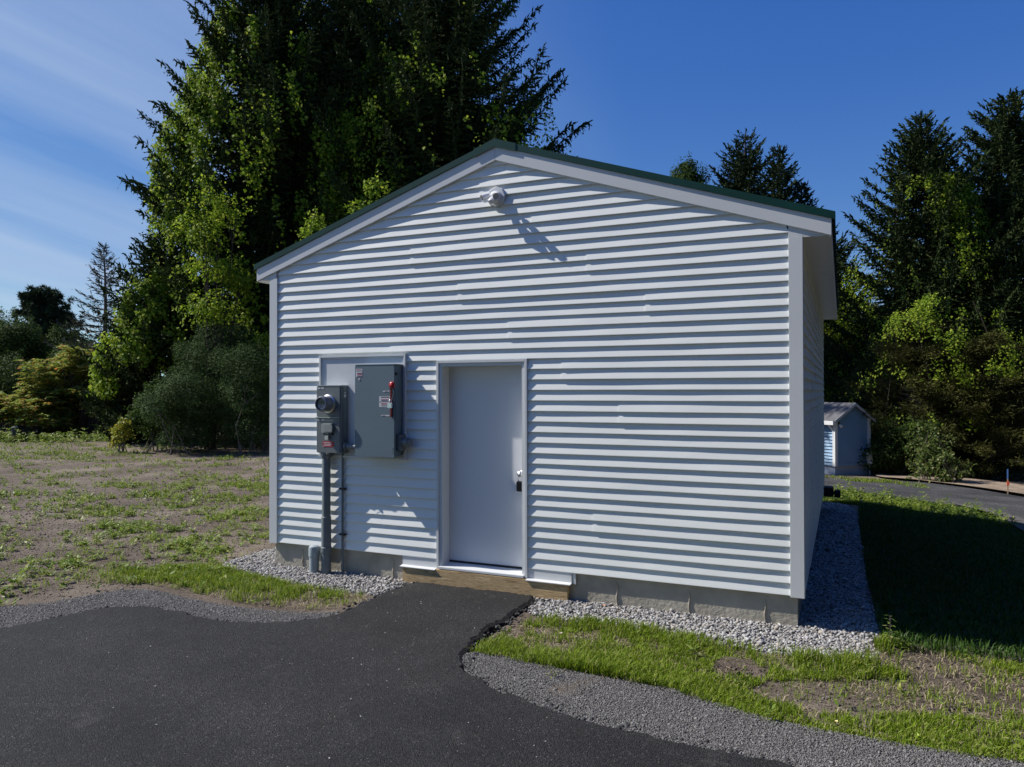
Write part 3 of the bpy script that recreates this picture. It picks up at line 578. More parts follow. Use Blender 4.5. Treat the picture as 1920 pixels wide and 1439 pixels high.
# conduits down the wall
cd = thing('electrical_conduit', 'thick grey conduit running down from the meter box into the crushed stone', 'conduit', (.82, -.09, -.28))
mb = MB(); mb.tube([(.822,-.088,z) for z in (-.4,0,.5,1.052)], .046, 24); mb.build('pipe', PVC, cd, 'auto')
for z0, z1 in ((.02, .355), (-.32, -.03)): mb = MB(); mb.lathe((.822,-.088,z0), (0,0,1), [(0,.050),(.004,.0535),(z1-z0-.004,.0535),(z1-z0,.050)], 24); mb.build('pipe_sleeve', PVC, cd, 'auto')
mb = MB(); mb.lathe((.822,-.088,-.035), (0,0,1), [(0,.056),(.004,.060),(.056,.060),(.06,.056)], 24); mb.build('coupling', PVC, cd, 'auto')
mb = MB(); mb.lathe((.822,-.088,.99), (0,0,1), [(0,.048),(.03,.062),(.0605,.062)], 24); mb.build('terminal_adapter', PVC, cd, 'auto')
gc = thing('grounding_conduit', 'thin grey tube clipped to the siding right of the thick conduit', 'conduit', (1.0, -.04, -.28))
mb = MB(); mb.tube([(1.005,-.042,1.05),(1.003,-.042,.6),(1.003,-.042,.2),(1.0,-.040,-.02),(.998,-.034,-.1),(.995,-.034,-.35)], .0125, 12); mb.build('tube', PVC, gc, 'auto')
for z in (.66, .165): mb = MB(); mb.box((.965, -.058, z-.010), (1.042, -.020, z+.010)); mb.build('clip', BLK, gc, bevel=.003)
st = thing('capped_pipe', 'short capped pale grey pipe stub standing in the stone left of the conduit', 'pipe', (.68, -.12, -.28))
mb = MB(); mb.tube([(.683,-.12,-.4),(.683,-.12,.0)], .052, 28); mb.build('pipe', PVCL, st, 'auto')
mb = MB(); mb.lathe((.683,-.12,-.085), (0,0,1), [(0,.056),(.004,.059),(.092,.059),(.108,.054),(.118,.040),(.121,0)], 28); mb.build('cap', PVCL, st, 'auto')
mb = MB()
for k in range(7): mb.box((.712+.001*k*0, -.1655, -.235+k*.016), (.716, -.163, -.225+k*.016))
mb.build('printed_marks', mat('blue_print', (.12,.2,.25), .6), st)
# floodlight
fl = thing('security_floodlight', 'white twin-head floodlight with sensor high under the gable peak', 'floodlight', (2.85, -.02, 3.64))
WPL = mat('white_plastic', (.72,.725,.74), .35)
mb = MB(); mb.lathe((2.852,-.018,3.645), (0,-1,0), [(0,.102),(.022,.102),(.026,.096),(.028,0)], 8); mb.build('mounting_plate', WPL, fl, bevel=.002)
mb = MB(); mb.lathe((2.852,-.042,3.638), (0,-1,0), [(0,.062),(.014,.060),(.026,.044),(.028,0)], 28); mb.build('canopy', WPL, fl, 'auto')
def head(c0, c1, c2, rr_):
    mb = MB(); mb.tube([c0, c1], .013, 12); o1 = mb.build('lamp_arm', WPL, fl, 'auto')
    d = np.array(c2)-np.array(c1); L_ = np.linalg.norm(d)
    mb = MB(); mb.lathe(c1, d, [(-.01,.012),(0,.026),(.03,.030),(.06,rr_*.95),(L_,rr_),(L_,rr_*.86),(L_-.02,rr_*.8),(L_-.021,0)], 24); h = mb.build('lamp_head', WPL, fl, 'auto')
    return h
head((2.80,-.06,3.645), (2.790,-.085,3.650), (2.750,-.145,3.615), .034)
head((2.89,-.06,3.645), (2.880,-.085,3.652), (2.912,-.162,3.612), .034)
mb = MB(); mb.tube([(2.845,-.06,3.62),(2.845,-.11,3.605)], .012, 12); mb.lathe((2.845,-.095,3.612), (0,-.75,-.66), [(0,.018),(.01,.03),(.05,.032),(.07,.024),(.078,0)], 24); mb.build('motion_sensor', WPL, fl, 'auto')
# black vent hood at the back of the side wall
vt = thing('vent_hood', 'small black vent box low on the far end of the side wall', 'vent', (5.69, 7.3, -.02))
mb = MB(); mb.box((5.672, 7.12, -.10), (5.83, 7.40, .06)); mb.build('hood', BLK, vt, bevel=.01); mb = MB(); mb.box((5.84, 7.16, -.11), (5.94, 7.36, .01)); mb.box((5.80,7.2,-.06),(5.86,7.3,-.02)); mb.build('flap', BLK, vt, bevel=.01)

# ------------------------------------------------------------------ foliage
M_bark = mat('grey_bark', (.06,.048,.038), .95, noise=.35, nscale=6, bump=.8, bscale=18, bdist=.03, spec=.1)
M_twig = mat('dead_twig', (.15,.13,.115), .95, noise=.3, nscale=3, spec=.1)
M_spr = leaf_mat('spruce_needles', [(.020,.036,.014),(.032,.052,.018),(.046,.068,.020),(.060,.082,.026)], .10, .75, .08)
M_spr2 = leaf_mat('spruce_needles_far', [(.024,.042,.018),(.036,.058,.024),(.050,.070,.028)], .10, .75, .08)
M_vine = leaf_mat('vine_leaves', [(.08,.15,.010),(.15,.24,.018),(.25,.36,.03),(.42,.47,.06)], .5, .6, .12)
M_ced = leaf_mat('cedar_sprays', [(.050,.056,.016),(.075,.080,.022),(.10,.098,.03)], .2, .75, .08)
M_sil = leaf_mat('silver_green_leaves', [(.022,.048,.012),(.034,.066,.018),(.048,.086,.024),(.060,.10,.030),(.040,.074,.020),(.070,.112,.036),(.12,.17,.075)], .3, .7, .1)
M_dec = leaf_mat('green_leaves', [(.030,.058,.012),(.050,.088,.016),(.075,.12,.022)], .35, .65, .12)
M_decd = leaf_mat('dark_green_leaves', [(.032,.056,.013),(.052,.084,.018),(.074,.112,.026)], .3, .7, .1)
M_sum = leaf_mat('sumac_leaves', [(.18,.29,.035),(.24,.36,.05),(.30,.40,.06),(.36,.42,.09),(.46,.38,.07),(.52,.17,.06),(.40,.48,.20),(.30,.42,.06)], .5, .55, .15)
M_yel = leaf_mat('yellow_leaves', [(.10,.17,.02),(.14,.22,.03),(.40,.36,.03),(.52,.44,.04),(.10,.18,.03)], .4, .5, .3)
M_lit = leaf_mat('broad_pale_leaves', [(.05,.09,.02),(.09,.14,.03),(.14,.19,.04),(.22,.22,.08)], .4, .5, .3)

def rhomb(c, d, s, L, Wd):
    """leaf-shaped quads: base c, direction d, sideways s"""
    L = np.asarray(L)[..., None] if np.ndim(L) else L; Wd = np.asarray(Wd)[..., None] if np.ndim(Wd) else Wd
    return np.stack([c, c+d*L*.45+s*Wd*.5, c+d*L, c+d*L*.45-s*Wd*.5], 1)
def perp(d, r):
    a = r.normal(size=d.shape); a -= (a*d).sum(-1, keepdims=True)*d; return unit(a)
def spruce(name, label, u, Z, zt, R, seed, m=M_spr, z_clear=1.0, tuft=.12, wid=.048, dens=1.2, step=.16, hang=1.0, zR=.75, droopy=1.0, sparse=.13, group='spruces', lean=0, trunk_m=None, gap=.22, rib=1.9, cap=1.0, cat='tree'):
    r = np.random.default_rng(seed); bx, by = at(u, Z); gz = float(G(bx, by)); H = zt-gz
    t = thing(name, label, cat, (bx, by, gz), group)
    wob = lambda z: np.array([lean*(z-gz)+.12*math.sin(z*.5+seed), .1*math.cos(z*.43+seed)])
    mb = MB(); zs = np.linspace(gz-.3, zt, 16); mb.tube([(bx+wob(z)[0], by+wob(z)[1], z) for z in zs], .018*H*np.maximum(1-(zs-gz)/H, .02)**.8+.01, 8); mb.build('trunk', trunk_m or M_bark, t, True)
    Q = []; lim = MB(); z = gz+z_clear
    while z < zt-.15:
        f = (z-gz)/H; nb = r.integers(5, 8) if f < .93 else 4
        a0 = r.uniform(0, 6.28)
        for k in range(nb):
            if r.random() < sparse*.4: continue
            az = a0+k*6.283/nb+r.normal(0, .25); Lb = R*min(cap, (1-f)**zR*1.25+.03)*r.uniform(.62, 1.15)*(1 if f > .15 else .8)
            if Lb < .15: continue
            el = (-.20+.72*f**1.2)+r.normal(0, .1); n = max(3, int(Lb/step)); s = np.linspace(0, 1, n+1)
            h = np.array([math.cos(az), math.sin(az), 0]); side = np.array([-h[1], h[0], 0])
            rr_ = s*Lb*math.cos(el*.7); zz = z+s*Lb*math.sin(el)-.20*droopy*Lb*np.sin(np.pi*np.minimum(s*1.05, 1))**1.3*(1-.6*f)+.16*Lb*s**3
            base = np.array([bx, by, 0.])+np.array([*wob(z), 0]); pts = base+h*rr_[:, None]+side*(.05*Lb*np.sin(s*3+k))[:, None]; pts[:, 2] = zz
            lim.tube(pts[::max(1, n//5)] if n > 6 else pts, np.linspace(.012+.006*Lb, .004, len(pts[::max(1, n//5)] if n > 6 else pts)), 4, False)
            tan = unit(np.gradient(pts, axis=0)); lo = .12 if f < .8 else .0
            ok = np.where(s > lo)[0]
            B, D, Ls = [], [], []
            for sgn in (-1, 1):
                ll = np.minimum(.13+.26*Lb*(1-s[ok])**.6, .75)*r.uniform(.5, 1.1, len(ok))
                d = unit(tan[ok]*.75+sgn*side*.9+np.array([0, 0, -.28*droopy])+r.normal(0, .15, (len(ok), 3))); B.append(pts[ok]); D.append(d); Ls.append(ll)
            if hang > 0:
                for _ in range(2 if hang > .8 else 1):
                    kk = ok[r.random(len(ok)) < hang*min(1, .5+Lb/4)]; ll = r.uniform(.12, .24+.09*Lb, len(kk))*min(1, Lb/1.6)*(1.05-.55*s[kk])
                    d = unit(np.array([0, 0, -1.])+r.normal(0, .16, (len(kk), 3))+tan[kk]*.2); B.append(pts[kk]); D.append(d); Ls.append(ll)
            B.append(pts[-1:]); D.append(tan[-1:]); Ls.append(np.array([.22]))
            B, D, Ls = np.concatenate(B), np.concatenate(D), np.concatenate(Ls)
            # a twig is a needle-covered strip (two crossed blades) broken up by short side shoots
            kp = r.random(len(B)) > sparse; b2, d2, l2 = B[kp], unit(D[kp]+np.array([0, 0, -.12])), Ls[kp]*1.05; s2 = perp(d2, r); wd = np.minimum(wid*rib*r.uniform(.8, 1.3, len(b2)), l2*.5)
            Q.append(rhomb(b2, d2, s2, l2, wd)); Q.append(rhomb(b2, d2, np.cross(d2, s2), l2, wd*.8))
            sp = pts[:-1][s[:-1] > lo]; sd = tan[:-1][s[:-1] > lo]
            if len(sp): Q.append(rhomb(np.repeat(sp, 3, 0)+r.normal(0, .03, (len(sp)*3, 3)), unit(np.repeat(sd, 3, 0)+r.normal(0, .35, (len(sp)*3, 3))), perp(np.repeat(sd, 3, 0), r), step*1.9, wid*1.9))
            cnt = np.maximum(1, (Ls/(tuft*.55)*dens).astype(int)); ix = np.repeat(np.arange(len(B)), cnt)
            u_ = (np.arange(len(ix))-np.repeat(np.cumsum(cnt)-cnt, cnt)+r.random(len(ix)))/cnt[ix]
            c = B[ix]+D[ix]*(Ls[ix]*u_)[:, None]; c[:, 2] -= .25*Ls[ix]*u_**2
            keep = r.random(len(c)) > sparse; c, ix = c[keep], ix[keep]
            dd = unit(D[ix]+r.normal(0, .42, c.shape)); Q.append(rhomb(c, dd, perp(dd, r), tuft*r.uniform(.7, 1.25, len(c)), wid*r.uniform(.8, 1.3, len(c))))
        z += gap*r.uniform(.7, 1.3)*(1 if f < .8 else .7)
    lim.build('limbs', trunk_m or M_bark, t)
    quick('crown', np.concatenate(Q), m, t); return t
def prof(u, Z, zt, R, zR, cap=1.0):
    bx, by = at(u, Z); gz = float(G(bx, by)); H = zt-gz
    return lambda z: R*np.minimum(cap, (1-np.clip((z-gz)/H, 0, 1))**zR*1.25+.03)
def vine(label, u, Z, zt, R, zR, z0, z1, n, seed, thr=.15, rk=(.72, 1.0), size=.105, m=M_vine, az=(-3.14, 3.14), scale=.75, name='climbing_vine', cap=1.0):
    """curtains of broad leaves draped over a conifer's outer branches, with stems"""
    r = np.random.default_rng(seed); bx, by = at(u, Z); pf = prof(u, Z, zt, R, zR, cap); f = field(seed+50, scale); f2 = field(seed+90, scale*3.2); f3 = field(seed+95, scale*8)
    z = r.uniform(z0, z1, n); a = r.uniform(*az, n); rr_ = pf(z)*r.uniform(*rk, n)
    p = np.stack([bx+rr_*np.cos(a), by+rr_*np.sin(a), z], -1); w = .8*f(p*np.array([1, 1, .45]))+.7*f2(p*np.array([1, 1, .5]))+.6*f3(p*np.array([1, 1, .5]))
    p = p[w > thr+r.normal(0, .2, n)]; p += r.normal(0, .07, p.shape); k = len(p)
    out = unit(np.c_[p[:, 0]-bx, p[:, 1]-by, np.full(k, .8)]); nrm = unit(out+r.normal(0, .55, (k, 3)))
    d = unit(np.array([0, 0, -1.])+r.normal(0, .5, (k, 3))); d = unit(d-(d*nrm).sum(-1, keepdims=True)*nrm); s = np.cross(nrm, d); sz = size*r.uniform(.6, 1.35, k)
    v = np.stack([p, p+d*(sz*.35)[:, None]+s*(sz*.5)[:, None], p+d*sz[:, None], p+d*(sz*.35)[:, None]-s*(sz*.5)[:, None]], 1)
    t = thing(name, label, 'vine', (bx, by, float(G(bx, by))), 'climbing vines on the conifers')
    quick('leaves', v, m, t)
    st = MB()
    for _ in range(3):
        a0 = r.uniform(*az); zs = np.linspace(float(G(bx, by)), z1-.3, 14); st.tube([(bx+pf(q)*.55*math.cos(a0+.15*math.sin(q)), by+pf(q)*.55*math.sin(a0+.15*math.sin(q)), q) for q in zs], .010, 5)
    st.build('stems', M_bark, t); return t
def bush(name, label, u, Z, zt, rx, seed, m, n, size=.06, z0=None, cat='shrub', shells=16, group=None, stems=9, flat=1.0, wr=.55, ry=None, gaps=.0, base_lift=.0, trunk=False, droop=.3):
    """several overlapping leafy clumps on real stems"""
    r = np.random.default_rng(seed); bx, by = at(u, Z); gz = float(G(bx, by)); H = zt-gz; ry = ry or rx*.8
    t = thing(name, label, cat, (bx, by, gz), group); C = []
    z0 = gz+.1 if z0 is None else z0
    for k in range(shells):
        zc = z0+(zt-z0)*r.uniform(.12, .85); wz = 1-.55*((zc-z0)/(zt-z0)-.35)**2*2
        a = r.uniform(0, 6.28); q = r.uniform(.1, .75)*wz; rad_ = r.uniform(.24, .52)*rx
        C.append((bx+(R2[0]*math.cos(a)*rx+F2[0]*math.sin(a)*ry)*q, by+(R2[1]*math.cos(a)*rx+F2[1]*math.sin(a)*ry)*q, min(zc, zt-rad_*.55), rad_))
    C.append((bx, by, zt-rx*.3, rx*.3))
    st = MB()
    for k, c in enumerate(C[:stems]):
        b = np.array([bx+r.normal(0, .08 if trunk else .18*rx), by+r.normal(0, .08 if trunk else .18*rx), gz-.1]); e = np.array(c[:3]); mid = (b+e)/2+r.normal(0, .12, 3)*rx*.5
        st.tube([b, b*.6+mid*.4, mid, mid*.4+e*.6, e], np.linspace(.05*rx if trunk else .022, .006, 5), 5)
        for _ in range(6): d = unit(r.normal(size=3)+np.array([0, 0, .5])); st.tube([mid*.3+e*.7, e+d*c[3]*.8], [.008, .003], 4, False)
    st.build('trunk' if trunk else 'stems', M_bark if trunk else M_twig, t)
    w = np.array([c[3]**2 for c in C]); ci = r.choice(len(C), n, p=w/w.sum()); C = np.array(C); d = unit(r.normal(size=(n, 3))); q = r.uniform(.45, 1.08, n)**.6
    f = field(seed+7, 3.5/max(rx, .5)*1.4); f2 = field(seed+17, 9/max(rx, .5)); p = C[ci, :3]+d*(C[ci, 3]*q)[:, None]*np.array([1, 1, .8*flat]); p += d*(f2(p)*.08*rx)[:, None]
    keep = (f(p)+.4*f2(p) > -1.2+gaps) & (p[:, 2] > G(p[:, 0], p[:, 1])+.02); p, d = p[keep], d[keep]; k = len(p)
    nrm = unit(d+np.array([0, 0, .7])+r.normal(0, .6, (k, 3))); a = unit(r.normal(size=(k, 3))+d*.6-np.array([0, 0, droop])); a = unit(a-(a*nrm).sum(-1, keepdims=True)*nrm); s = np.cross(nrm, a)
    sz = size*r.uniform(.6, 1.35, k); Q = [rhomb(p, a, s, sz, sz*wr)]
    # leafy shoots that stick out of the clumps
    ns = int(70+40*rx) if rx > .5 else 24; cs = C[r.integers(0, len(C), ns)]; d = unit(r.normal(size=(ns, 3))+np.array([0, 0, .55])); b = cs[:, :3]+d*(cs[:, 3]*.75)[:, None]; L = cs[:, 3]*r.uniform(.3, .85, ns); nl = max(8, int(1.1*np.median(L)/size*2.2))
    f_ = np.linspace(.1, 1, nl); P = (b[:, None]+d[:, None]*(L[:, None]*f_)[..., None]).reshape(-1, 3); P[:, 2] -= np.tile(f_**2, ns)*np.repeat(L, nl)*.22; k = len(P); P += r.normal(0, size*.45, (k, 3))
    dd = unit(np.repeat(d, nl, 0)*.6+r.normal(0, .8, (k, 3))); P = P[ok_ := P[:, 2] > G(P[:, 0], P[:, 1])+.03]; dd = dd[ok_]; sz = size*r.uniform(.7, 1.25, len(P)); Q.append(rhomb(P, dd, perp(dd, r), sz, sz*wr))
    quick('foliage', np.concatenate(Q), m, t); return t

big = 'tall spruces behind the building'
A = dict(u=505, Z=31, zt=22.6, R=7.6, zR=1.05, cap=.64); B_ = dict(u=845, Z=32, zt=24.1, R=8.4, zR=.96, cap=.70); C_ = dict(u=670, Z=35, zt=25.5, R=8, zR=.8, cap=.75)
D_ = dict(u=300, Z=29, zt=7.8, R=2.6, zR=.6, cap=1.0)
spruce('spruce_tree', 'tall dark spruce rising above the left roof slope, leftmost of the three tall ones', seed=101, group=big, z_clear=3.2, **A)
spruce('spruce_tree', 'tall dark spruce behind the roof peak with bare-tipped branches against the blue sky', seed=102, group=big, z_clear=2.5, droopy=1.25, **B_)
spruce('spruce_tree', 'tall spruce in the middle of the group, partly hidden by vine curtains', seed=103, group=big, z_clear=2.5, dens=.85, **C_)
spruce('spruce_tree', 'small drooping spruce at the left foot of the tall spruces', seed=104, group=big, z_clear=.4, **D_)
for kw, lab, z0, z1, n, sd, thr in ((A, 'bright green vine draped over the leftmost tall spruce', 2.5, 17.5, 120000, 201, .42), (B_, 'bright green vine draped over the spruce behind the roof peak', 4, 20, 110000, 202, .55),
                              (C_, 'yellow-green vine curtains hanging over the middle tall spruce', 4, 20, 110000, 203, .2), (D_, 'green vine covering the small drooping spruce', 1.5, 7.2, 20000, 204, .5)):
    vine(lab, kw['u'], kw['Z'], kw['zt'], kw['R'], kw['zR'], z0, z1*1.08, n*2, sd, thr+.55, rk=(.66, .94), az=(-3.6, .6), scale=1.1, cap=kw['cap'], size=.125)
# far left
far = 'background trees at the left edge'
spruce('bare_larch', 'thin sparse greyish conifer with half-bare branches at the left', 192, 38, top(458, 38), 2.6, 111, leaf_mat('sparse_grey_needles', [(.04,.045,.03),(.06,.06,.04)], .1), .6, tuft=.12, wid=.03, dens=.4, sparse=.6, rib=.7, hang=.4, zR=.8, droopy=.2, group=far, trunk_m=M_twig, gap=.22)
def pine(name, label, u, Z, zt, R, seed):
    r = np.random.default_rng(seed); bx, by = at(u, Z); gz = float(G(bx, by)); t = thing(name, label, 'tree', (bx, by, gz), far)
    mb = MB(); mb.tube([(bx, by, gz-.3), (bx+.1, by, zt-.5)], [.3, .06], 8); mb.build('trunk', M_bark, t); Q = []; lim = MB()
    for z in np.arange(zt-6.5, zt, .55):
        f = (zt-z)/6.5
        for k in range(7):
            az = r.uniform(0, 6.28); L = R*(.25+.75*f**.7)*r.uniform(.6, 1.1); e = np.array([bx+L*math.cos(az), by+L*math.sin(az), z+.25*L]); b = np.array([bx, by, z]); lim.tube([b, e], [.05, .01], 4, False)
            for s in np.linspace(.35, 1, 7):
                c = b+(e-b)*s+r.normal(0, .25, 3); d = unit(r.normal(size=(70, 3))+np.array([0, 0, .5])); Q.append(rhomb(c+d*.05, d, perp(d, r), r.uniform(.25, .5, 70), .07))
    lim.build('limbs', M_bark, t); quick('crown', np.concatenate(Q), M_spr2, t)
pine('pine_tree', 'dark flat-layered pine crown on the skyline at far left', 84, 66, top(546, 66), 4.0, 112)
for i, (u, Z, v, rx, mm, lab) in enumerate(((-20, 58, 580, 4.2, M_dec, 'pale green round tree cut by the left edge'), (45, 55, 596, 3.2, M_decd, 'dark round tree below the pine at far left'),
        (120, 56, 600, 3.0, M_decd, 'dark green leafy tree right of the pine, left of the half-bare conifer'), (175, 50, 640, 2.6, M_decd, 'low dark tree behind the orange-tinged sumac'), (240, 46, 612, 2.6, M_decd, 'dark tree behind the foot of the half-bare conifer'))):
    bush('leafy_tree', lab, u, Z, top(v, Z), rx, 120+i, mm, 26000, .16, cat='tree', shells=14, group=far, trunk=True)
# sumac clump
def sumac(label, u, Z, zt, rx, seed, n=70):
    r = np.random.default_rng(seed); bx, by = at(u, Z); gz = float(G(bx, by)); t = thing('sumac_shrub', label, 'shrub', (bx, by, gz), 'sumac clumps'); st = MB(); Q = []
    for k in range(n):
        x = r.uniform(-1, 1); y = r.uniform(-.7, .7); hz = gz+(zt-gz)*math.sqrt(max(.1, 1-.75*(x*x)-.3*y*y))*r.uniform(.42, 1.0)
        e = np.array([bx+R2[0]*x*rx+F2[0]*y*rx, by+R2[1]*x*rx+F2[1]*y*rx, hz]); b = np.array([bx+R2[0]*x*rx*.45, by+R2[1]*x*rx*.45, gz-.1]); mid = b*.5+e*.5+np.array([0, 0, .1])
        st.tube([b, mid, e], [.022, .016, .008], 5, False)
        for j in range(9):     # compound leaves radiating from each stem tip
            az = r.uniform(0, 6.28); L = r.uniform(.35, .6); s = np.linspace(.1, 1, 13); h = np.array([math.cos(az), math.sin(az), 0]); sd = np.array([-h[1], h[0], 0])
            lift_ = r.uniform(-.35, .55)*L; P = e+h*(L*s)[:, None]+np.array([0, 0, 1.])*(lift_*s)[:, None]+np.array([0, 0, 1.])*(.22*L*np.sin(s*2.4)-.22*L*s**2)[:, None]
            for sg in (-1, 1): d = unit(sd*sg+h*.35+np.array([0, 0, -.15])+r.normal(0, .15, P.shape)); nn = unit(np.array([0, 0, 1.])+r.normal(0, .3, P.shape)); Q.append(rhomb(P, d, unit(np.cross(nn, d)), .19*r.uniform(.8, 1.2, 13), .075))
    st.build('stems', M_twig, t); quick('leaves', np.concatenate(Q), M_sum, t)
sumac('tall sumac with yellow-green and orange leaves at the left edge of the field', 140, 34, top(648, 34), 2.1, 131, 170)
sumac('low pale sumac clump cut by the left edge of the picture', 18, 32, top(742, 32), 1.9, 132, 90)
sumac('middle sumac clump between the tall one and the left edge', 82, 33, top(722, 33), 1.3, 133, 60)
# bushes at left foot
sh = 'bushes at the edge of the field'
for i, (lab, u, Z, v, rx, mm, n, sz) in enumerate((
    ('rounded silvery green bush at the edge of the dirt field, left of the building', 345, 23.8, 706, 1.7, M_sil, 30000, .062),
    ('tall silvery bush just left of the building corner', 470, 24.0, 640, 1.7, M_sil, 30000, .062),
    ('highest dark silvery bush under the spruces', 410, 26.0, 600, 2.1, M_sil, 40000, .06),
    ('bush with yellow leaves at the left foot of the silvery bush', 230, 24.4, 775, .42, M_yel, 1100, .08),
    ('bright green leafy bush behind the rounded silvery bush', 288, 25.0, 712, 1.0, M_dec, 6000, .08),
    ('green bush between the sumac and the spruces', 235, 30, 655, 1.3, M_dec, 12000, .09),
    ('dark thicket bush low behind the sumac stems', 190, 36, 705, 2.6, M_decd, 22000, .10),
    ('dark green bush behind the low sumac at the left edge', 30, 40, 690, 3.2, M_decd, 24000, .12),
    ('dark bush right behind the left building corner', 520, 26.5, 620, 1.9, M_decd, 22000, .07),
    ('dim leafy thicket under the tall spruces', 400, 31, 520, 4.4, M_decd, 42000, .13),
    ('bright leafy sapling beside the left building corner', 496, 25.2, 590, .42, M_vine, 1500, .10),
    ('sunlit yellow-green tree showing just above the left roof slope', 705, 21.5, 330, 1.15, M_vine, 7000, .10),
    ('sunlit leafy tree above the lower left roof slope', 590, 23.5, 395, 1.2, M_vine, 6000, .10),
    ('sunlit vine-covered tree in front of the leftmost tall spruce', 395, 25.5, 330, 1.5, M_vine, 7500, .10))):
    tr = 'tree' in lab and 'bush' not in lab; bush('leafy_tree' if tr else 'leafy_bush', lab, u, Z, top(v, Z), rx, 140+i, mm, n, sz, group=sh, wr=.5 if sz < .08 else .7, cat='tree' if tr else 'shrub', gaps=.9 if tr else 0, z0=(.4*top(v, Z) if tr else None), trunk=tr)
# trees behind the roof on the right
bk = 'trees rising behind the right roof slope'
spruce('spruce_tree', 'dark pointed spruce peeking over the middle of the right roof slope', 1395, 38, top(248, 38), 4.6, 151, M_spr2, 5, group=bk, tuft=.15, wid=.05, gap=.32)
spruce('spruce_tree', 'spruce with a thin split top just right of the pointed one above the roof', 1458, 36, top(276, 36), 4.2, 152, M_spr2, 5, group=bk, tuft=.15, wid=.05, gap=.3, zR=.9)
spruce('spruce_tree', 'low drooping spruce crown touching the roof edge at right', 1500, 36, top(340, 36), 3.6, 153, M_spr2, 4, group=bk, tuft=.15, wid=.05, gap=.3, zR=.9)
bush('leafy_tree', 'small round green treetop showing above the roof right of the peak', 1290, 38, top(292, 38), 1.5, 154, M_dec, 16000, .11, z0=9, cat='tree', group=bk, trunk=True)
vine('green vine on the split-topped spruce above the roof', 1452, 36, top(300, 36), 2.6, .9, 8, 11.3, 8000, 205, .3)
# right group
rt = 'spruces at the right'
E1 = dict(u=1735, Z=31, zt=top(218, 31), R=5.6, zR=.85); E2 = dict(u=1900, Z=31.5, zt=top(180, 31.5), R=5.6, zR=.75); E3 = dict(u=1545, Z=35, zt=top(440, 35), R=3.4, zR=.55)
spruce('spruce_tree', 'pointed tall spruce standing at the right against the sky', seed=161, group=rt, z_clear=2, **E1)
spruce('spruce_tree', 'tall spruce cut by the right edge of the picture', seed=162, group=rt, z_clear=2, **E2)
spruce('spruce_tree', 'dark drooping spruce just behind the right roof corner', seed=163, group=rt, z_clear=1.5, dens=.8, **E3)
vine('green vine hanging on the pointed spruce at the right', E1['u'], 31, E1['zt'], 5.6, .85, 1, 10.5, 90000, 206, .95, az=(-3.6, .6), scale=1.5, rk=(.5, .85), size=.085)
vine('green vine hanging on the spruce at the right edge', E2['u'], 31.5, E2['zt'], 5.6, .75, 1, 11.5, 60000, 207, 1.2, az=(-3.6, .6), scale=1.5, rk=(.5, .85), size=.085)
vine('green vine on the dark spruce behind the right roof corner', E3['u'], 35, E3['zt'], 3.6, .55, -1, 7.5, 40000, 208, .6, az=(-3.6, .6), size=.085, scale=1.5)
def cedar(label, u, Z, zt, R, seed, n=46000):
    r = np.random.default_rng(seed); bx, by = at(u, Z); gz = float(G(bx, by)); H = zt-gz; t = thing('cedar_tree', label, 'tree', (bx, by, gz), 'cedars beyond the road')
    mb = MB(); mb.tube([(bx, by, gz-.2), (bx+.1, by, gz+H*.5), (bx, by, zt-.3)], [.14, .09, .02], 7); mb.build('trunk', M_bark, t); lim = MB(); Q = []; nb = 170
    for k in range(nb):
        f = r.uniform(.06, .97); az = r.uniform(0, 6.28); L = R*(1.05-f**2.2*.95)*r.uniform(.6, 1.15); b = np.array([bx, by, gz+H*f*.92]); e = b+np.array([math.cos(az)*L, math.sin(az)*L, L*r.uniform(.05, .45)]); lim.tube([b, e], [.025, .006], 4, False)
        s = r.uniform(.3, 1.05, n//nb)**.8; c = b+(e-b)*s[:, None]+r.normal(0, .14, (len(s), 3))*np.array([1, 1, .55]); d = unit((e-b)/L+r.normal(0, .55, c.shape)); Q.append(rhomb(c, d, perp(d, r), r.uniform(.10, .24, len(c)), .028))
    lim.build('limbs', M_twig, t); quick('crown', np.concatenate(Q), M_ced, t)
cedar('brownish feathery cedar beyond the road, right of the small blue house', 1722, 25.5, top(575, 25.5), 2.3, 171)
cedar('dark cedar beyond the road at the right edge', 1850, 24.5, top(610, 24.5), 2.3, 172)
cedar('small cedar low behind the small blue house', 1630, 28.5, top(660, 28.5), 1.5, 173, 20000)
vine('yellow-green vine spread over the top of the cedars', 1790, 25.2, top(545, 25.2), 2.7, .45, 2.2, 5.0, 22000, 209, .95, rk=(.8, 1.05), az=(-3.6, .6), size=.075, scale=1.6)
vine('yellowish vine on the brownish cedar beside the small blue house', 1722, 25.5, top(575, 25.5), 2.5, .5, .5, 4.4, 16000, 210, 1.1, rk=(.8, 1.05), az=(-3.6, .6), size=.07, scale=1.8)
us = 'bushes beyond the road'
